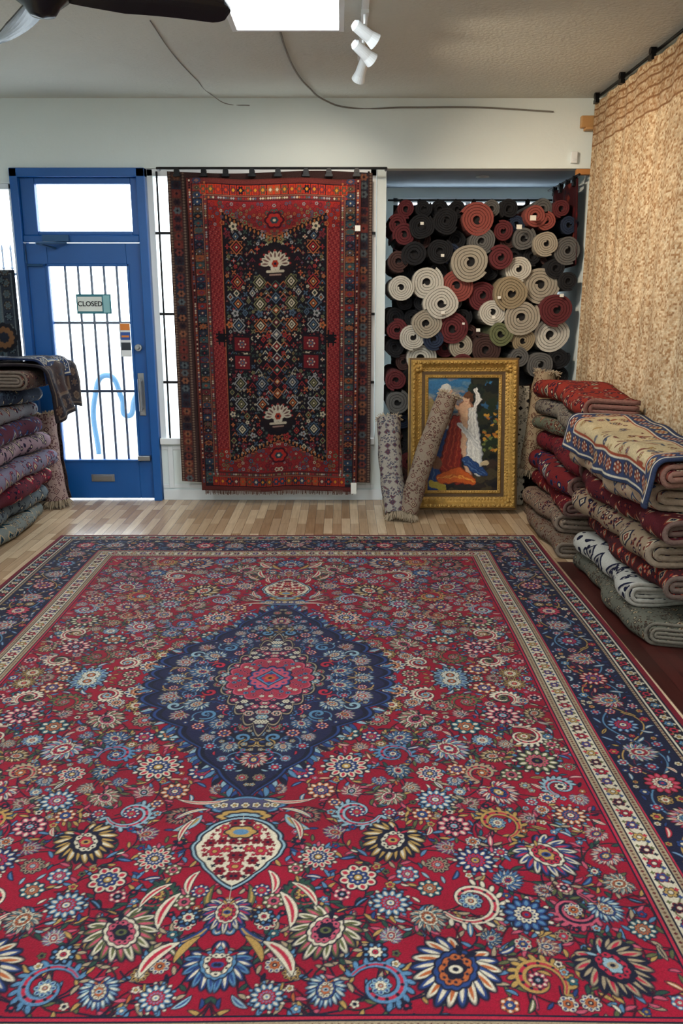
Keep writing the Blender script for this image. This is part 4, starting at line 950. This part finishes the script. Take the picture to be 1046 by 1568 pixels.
# ================================================================== FOLDED RUG STACKS
def folded(name, xo, xw, y0, y1, z0, nest, t, m, seed, zf):
    rr = random.Random(seed); sgn = 1 if xw > xo else -1
    R_ = nest*t; zc = z0+R_; mb = MB(); NS = 28
    ph = rr.uniform(0, 6); am = rr.uniform(.012, .03); skew = rr.uniform(-.04, .04)
    for k in range(nest):
        r = (k+.5)*t; pts = []
        endx = abs(xw-xo)-rr.uniform(0, .02)
        cx = R_
        pts.append((endx, r))
        for q in np.linspace(endx*.9, cx+.02, 6): pts.append((q, r))
        for a in np.linspace(pi/2, 3*pi/2, 11): pts.append((cx+r*math.cos(a), r*math.sin(a)))
        for q in np.linspace(cx+.02, endx*.9, 6): pts.append((q, -r))
        pts.append((endx, -r))
        P = np.array(pts); T = np.gradient(P, axis=0); T /= np.linalg.norm(T, axis=1)[:, None]+1e-9
        Nn = np.stack([-T[:, 1], T[:, 0]], 1); hh = t*.42
        ring = np.concatenate([P+Nn*hh, (P-Nn*hh)[::-1]]); n = len(ring)
        sl = np.concatenate([[0], np.cumsum(np.linalg.norm(np.diff(P, axis=0), axis=1))]); su = np.concatenate([sl, sl[::-1]])
        b = len(mb.v); ye0 = y0+rr.uniform(-.02, .02); ye1 = y1
        for j in range(NS):
            f = j/(NS-1); y = ye0+(ye1-ye0)*f
            dx = am*math.sin(y*7+ph)+am*.5*math.sin(y*17+ph*2)+skew*f
            for (px, pz) in ring:
                x = xo+sgn*(px+dx*max(0, 1-px*1.5)); z = zc+pz
                yy = y+.02*math.sin(px*14+ph)*(1-f)
                mb.v.append((x, yy, z+zf(x, y, z)))
        for j in range(NS-1):
            v0 = (y1-y0)*j/(NS-1); v1 = (y1-y0)*(j+1)/(NS-1)
            for i in range(n):
                i2 = (i+1) % n
                mb.face((b+j*n+i, b+j*n+i2, b+(j+1)*n+i2, b+(j+1)*n+i), 0, [(su[i]+seed*.37, v0), (su[i2]+seed*.37, v0), (su[i2]+seed*.37, v1), (su[i]+seed*.37, v1)])
        h_ = n//2
        for e in (0, NS-1):
            for i in range(h_-1):
                q = [b+e*n+i, b+e*n+i+1, b+e*n+n-2-i, b+e*n+n-1-i]
                mb.face(q if e else q[::-1], 1)
    mb.build(name, [m, mat('rug_edge', (np.array([.3, .24, .19])*.7+np.array(m['base']))*.45, .95, nscale=60, namt=.3, bump=.5, bscale=120)], smooth=True)
    return z0+2*R_
def PM(n, p, s=16):
    m = rugmat(n, [q*.85 for q in p], s); m['base'] = [float(v) for v in p[0]]; return m
def zf_r(x, y, z): return .03*math.sin(y*2.3+1)*min(1, z)*.6+.014*math.sin(y*6+x*3)*min(1, z)
GR = L(120, 112, 104); GRN = L(96, 100, 84); LC = L(196, 180, 150)
z = .005
specs = [(1.36, 5.05, 6.10, 2, .027, [L(118,102,88), MAROON, BEIGE, BROWN], 26), (1.40, 5.2, 6.08, 2, .032, [L(130,108,92), MAROON, LC, NAVY], 22), (1.43, 5.1, 6.12, 2, .030, [MAROON, NAVY, LC, RUST], 18),
         (1.41, 5.15, 6.12, 2, .038, [L(110,34,36), BLUE*.7, LC, NAVY], 12), (1.45, 5.0, 6.08, 2, .036, [L(104,28,36), NAVY, L(150,90,70), L(60,16,22)], 18), (1.48, 5.05, 6.14, 2, .026, [GRN, MAROON, BEIGE, BROWN], 24),
         (1.45, 5.0, 6.12, 2, .030, [L(120,112,100), BROWN, L(160,150,136), NAVY], 26), (1.47, 4.95, 6.10, 2, .034, [L(132,44,34), NAVY, LC, L(80,26,28)], 14)]
for i, (xo, a, b_, ns, t, p, s) in enumerate(specs):
    z = folded('folded_rug', xo, 1.81, a, b_, z, ns, t, PM('rug_r%d' % i, p, s), 50+i, zf_r)+.002
z = .005
specs = [(1.41, 3.62, 4.80, 3, .020, [L(100,98,86), BROWN, BEIGE, L(60,64,58)], 26), (1.42, 3.85, 4.78, 3, .021, [L(190,186,176), NAVY, L(176,170,160), NAVY*1.2], 10), (1.47, 3.55, 4.80, 2, .030, [L(70,30,32), NAVY, BEIGE, RUST], 18),
         (1.44, 3.7, 4.82, 2, .034, [L(150,128,104), L(110,50,40), LC, NAVY], 16), (1.46, 3.6, 4.84, 2, .030, [L(84,26,32), NAVY, LC, L(130,60,44)], 16), (1.41, 3.7, 4.86, 2, .034, [L(176,150,124), L(130,60,50), LC, L(60,70,96)], 15),
         (1.42, 3.6, 4.84, 2, .028, [L(150,84,70), NAVY, LC, MAROON], 15)]
for i, (xo, a, b_, ns, t, p, s) in enumerate(specs):
    z = folded('folded_rug', xo, 1.81, a, b_, z, ns, t, PM('rug_f%d' % i, p, s), 80+i, zf_r)+.002
ZT = z
def kilim(w, h, fieldc, bord, pal, seed, res=.005, line=CREAM*.8):
    c = Canvas(w, h, res, fieldc); R = np.random.RandomState(seed); X, Y = np.meshgrid(c.xs, c.ys)
    D = np.minimum(np.minimum(X, w-X), np.minimum(Y, h-Y))
    for i in range(int(w*h*260)):
        x, y = R.uniform(0, w), R.uniform(0, h); p = pal[R.randint(len(pal))]
        r = R.uniform(.010, .028)
        if R.rand() < .5: c.rosette(x, y, r, [p, line, pal[R.randint(len(pal))], line], 6, out=p*.3)
        else: c.leaf(x, y, R.uniform(0, 6), r*2.6, r*.6, R.uniform(-1, 1), p, out=p*.5)
    def st(a, b, col): c.c[(D >= a) & (D < b)] = col
    st(0, .02, bord*.7); st(.02, .03, line); st(.03, .12, bord); st(.12, .13, line); st(.13, .145, pal[0])
    for y in np.arange(.075, h, .085):
        for x in (.075, w-.075): c.rosette(x, y, .034, [pal[R.randint(len(pal))], line, pal[0], line], 6, out=BLACK)
    for x in np.arange(.16, w-.1, .085):
        for y in (.075, h-.075): c.rosette(x, y, .034, [pal[R.randint(len(pal))], line, pal[0], line], 6, out=BLACK)
    c.c *= (1+R.normal(0, .1, c.c.shape[:2]))[..., None]; np.clip(c.c, 0, 1, out=c.c); return c
def drape(name, c, edge, x_top, ztop, side, y_start, drop_r=.05, zfun=None, solid=.014, swing=0.0, wav=.012):
    def fn(U_, V):
        over = np.clip(U_-edge, 0, None); inner = np.minimum(U_, edge)
        ang = np.clip(over/drop_r, 0, pi/2)
        down = np.clip(over-drop_r*pi/2, 0, None)
        x = x_top+side*(inner+drop_r*np.sin(ang)+down*.08+wav*np.sin(V*9+U_*2)*np.clip(over*5, 0, 1)+wav*.6*np.sin(V*23+1)*np.clip(over*5, 0, 1)+swing*down*np.sin(V*5))
        zz = ztop-drop_r*(1-np.cos(ang))-down*(1-.1*np.sin(V*7))+.010*np.sin(V*5+U_*6)+.006*np.sin(V*17-U_*9)
        y = y_start-V+.02*np.sin(U_*8)
        if zfun is not None: zz = zz+zfun(x, y)
        return x, y, zz
    return c.mesh(name, fn, M_weave, solid=solid)
c = kilim(.58, 1.42, L(198, 176, 136), L(52, 62, 92), [L(150, 70, 46), L(60, 70, 96), L(170, 130, 70), L(120, 60, 50)], 4)
drape('draped_floral_rug', c, .36, 1.80, ZT+.04, -1, 4.98, zfun=lambda x, y: -.03*np.clip(4.3-y, 0, 2)+.02*np.sin(y*2.3+1), wav=.02)
def zf_l(x, y, z): return .02*math.sin(y*2.1+2)*min(1, z)+.012*math.sin(y*5+x*3)*min(1, z)
z = .005
specs = [(-2.22, 2, .028, [L(120,126,122), NAVY, TEAL*.8, BEIGE], 18), (-2.27, 2, .032, [L(100,110,116), NAVY, LC, L(60,70,80)], 14), (-2.20, 2, .036, [L(92,36,48), NAVY, LC, ROSE*.7], 14), (-2.16, 2, .030, [L(112,106,124), NAVY, LC, L(120,50,70)], 15),
         (-2.24, 2, .032, [L(150,124,132), L(80,50,80), LC, NAVY], 15), (-2.20, 2, .030, [L(84,34,52), NAVY, LC, BLUE], 14), (-2.26, 2, .026, [L(120,116,120), NAVY, LC, MAROON], 16),
         (-2.24, 2, .028, [L(44,54,76), L(90,110,130), LC, NAVY], 14)]
for i, (xo, ns, t, p, s) in enumerate(specs):
    z = folded('folded_rug', xo, -3.2, 4.7, 6.12+random.uniform(-.04, .04), z, ns, t, PM('rug_l%d' % i, [q*1.15 for q in p], s), 120+i, zf_l)+.002
z = folded('folded_rug', -2.10, -3.2, 5.55, 6.25, z+.02, 3, .022, PM('rug_lt', [L(90, 70, 60), NAVY, BEIGE, MAROON], 18), 140, lambda x, y, z: .01*math.sin(y*5))
c = kilim(1.44, .62, L(60, 42, 38), L(44, 36, 42), [L(100, 76, 60), L(40, 40, 56), L(120, 100, 84), L(70, 40, 36)], 12, line=L(104, 88, 74))
drape('draped_dark_rug', c, 1.06, -3.15, z+.02, 1, 6.30, drop_r=.06, solid=.016, swing=.25, wav=.03)
c = kilim(1.24, .48, L(58, 56, 66), L(40, 56, 96), [L(90, 110, 140), L(160, 150, 140), L(110, 80, 60), L(40, 46, 70)], 13)
drape('draped_blue_rug', c, 1.04, -3.17, z+.06, 1, 6.22, drop_r=.08, solid=.014, swing=.1, wav=.02)
c = kilim(.7, .85, L(56, 72, 80), L(48, 54, 66), [L(84, 102, 110), L(90, 76, 60), L(36, 42, 54), L(96, 96, 90)], 14, line=L(96, 104, 108))
c.blob(.57, .34, .11, .11, L(30, 30, 36), 12, .06); c.blob(.57, .34, .08, .08, L(120, 84, 56), 12, .08); c.blob(.57, .34, .04, .04, L(36, 40, 52), 8, .1)
c.mesh('window_hung_rug', lambda U_, V: (-3.22+U_, 6.60+.008*np.sin(U_*14), .98+V), M_weave, solid=.01)
lean('rolled_rug', (-2.27, 6.40, .06), (-2.33, 6.46, .74), .085, rugmat('roll_mauve', [L(160, 136, 130), L(120, 84, 84), L(180, 160, 150), L(90, 60, 66)], 24), seed=9)

# ================================================================== EXTERIOR
mb = MB(); mb.box(-14, 14, 7.86, 30, -.14, -.08); mb.box(-14, .23, 6.78, 7.86, -.14, -.08); mb.build('pavement', [mat('concrete', L(200, 200, 198), .9, nscale=1.5, namt=.06)])
# bicycle stand hoop on the pavement seen through the door glass
curve('bicycle_stand', [(-2.75, 9.2, -.1), (-2.75, 9.2, .55), (-2.6, 9.2, .80), (-2.45, 9.2, .55), (-2.40, 9.2, .35), (-2.30, 9.2, .55), (-2.1, 9.2, .80), (-1.98, 9.2, .55), (-1.98, 9.2, -.1)], .03, mat('galvanised_blue', L(60, 100, 130), .5))

# ================================================================== WORLD / CAMERA
w = bpy.data.worlds.new('World'); sc.world = w; w.use_nodes = True
bg = w.node_tree.nodes['Background']; bg.inputs[0].default_value = (.82, .92, 1, 1); bg.inputs[1].default_value = 7.0
cam = bpy.data.cameras.new('Camera'); cam.sensor_fit = 'VERTICAL'; cam.sensor_height = 36; cam.lens = 28.93; cam.clip_start = .05
co = bpy.data.objects.new('Camera', cam); sc.collection.objects.link(co); co.location = (0, 0, 1.6); co.rotation_euler = (math.radians(75.6), 0, 0); sc.camera = co
sc.view_settings.view_transform = 'Standard'; sc.view_settings.look = 'None'; sc.view_settings.exposure = 0
print('OBJS', len(bpy.data.objects))
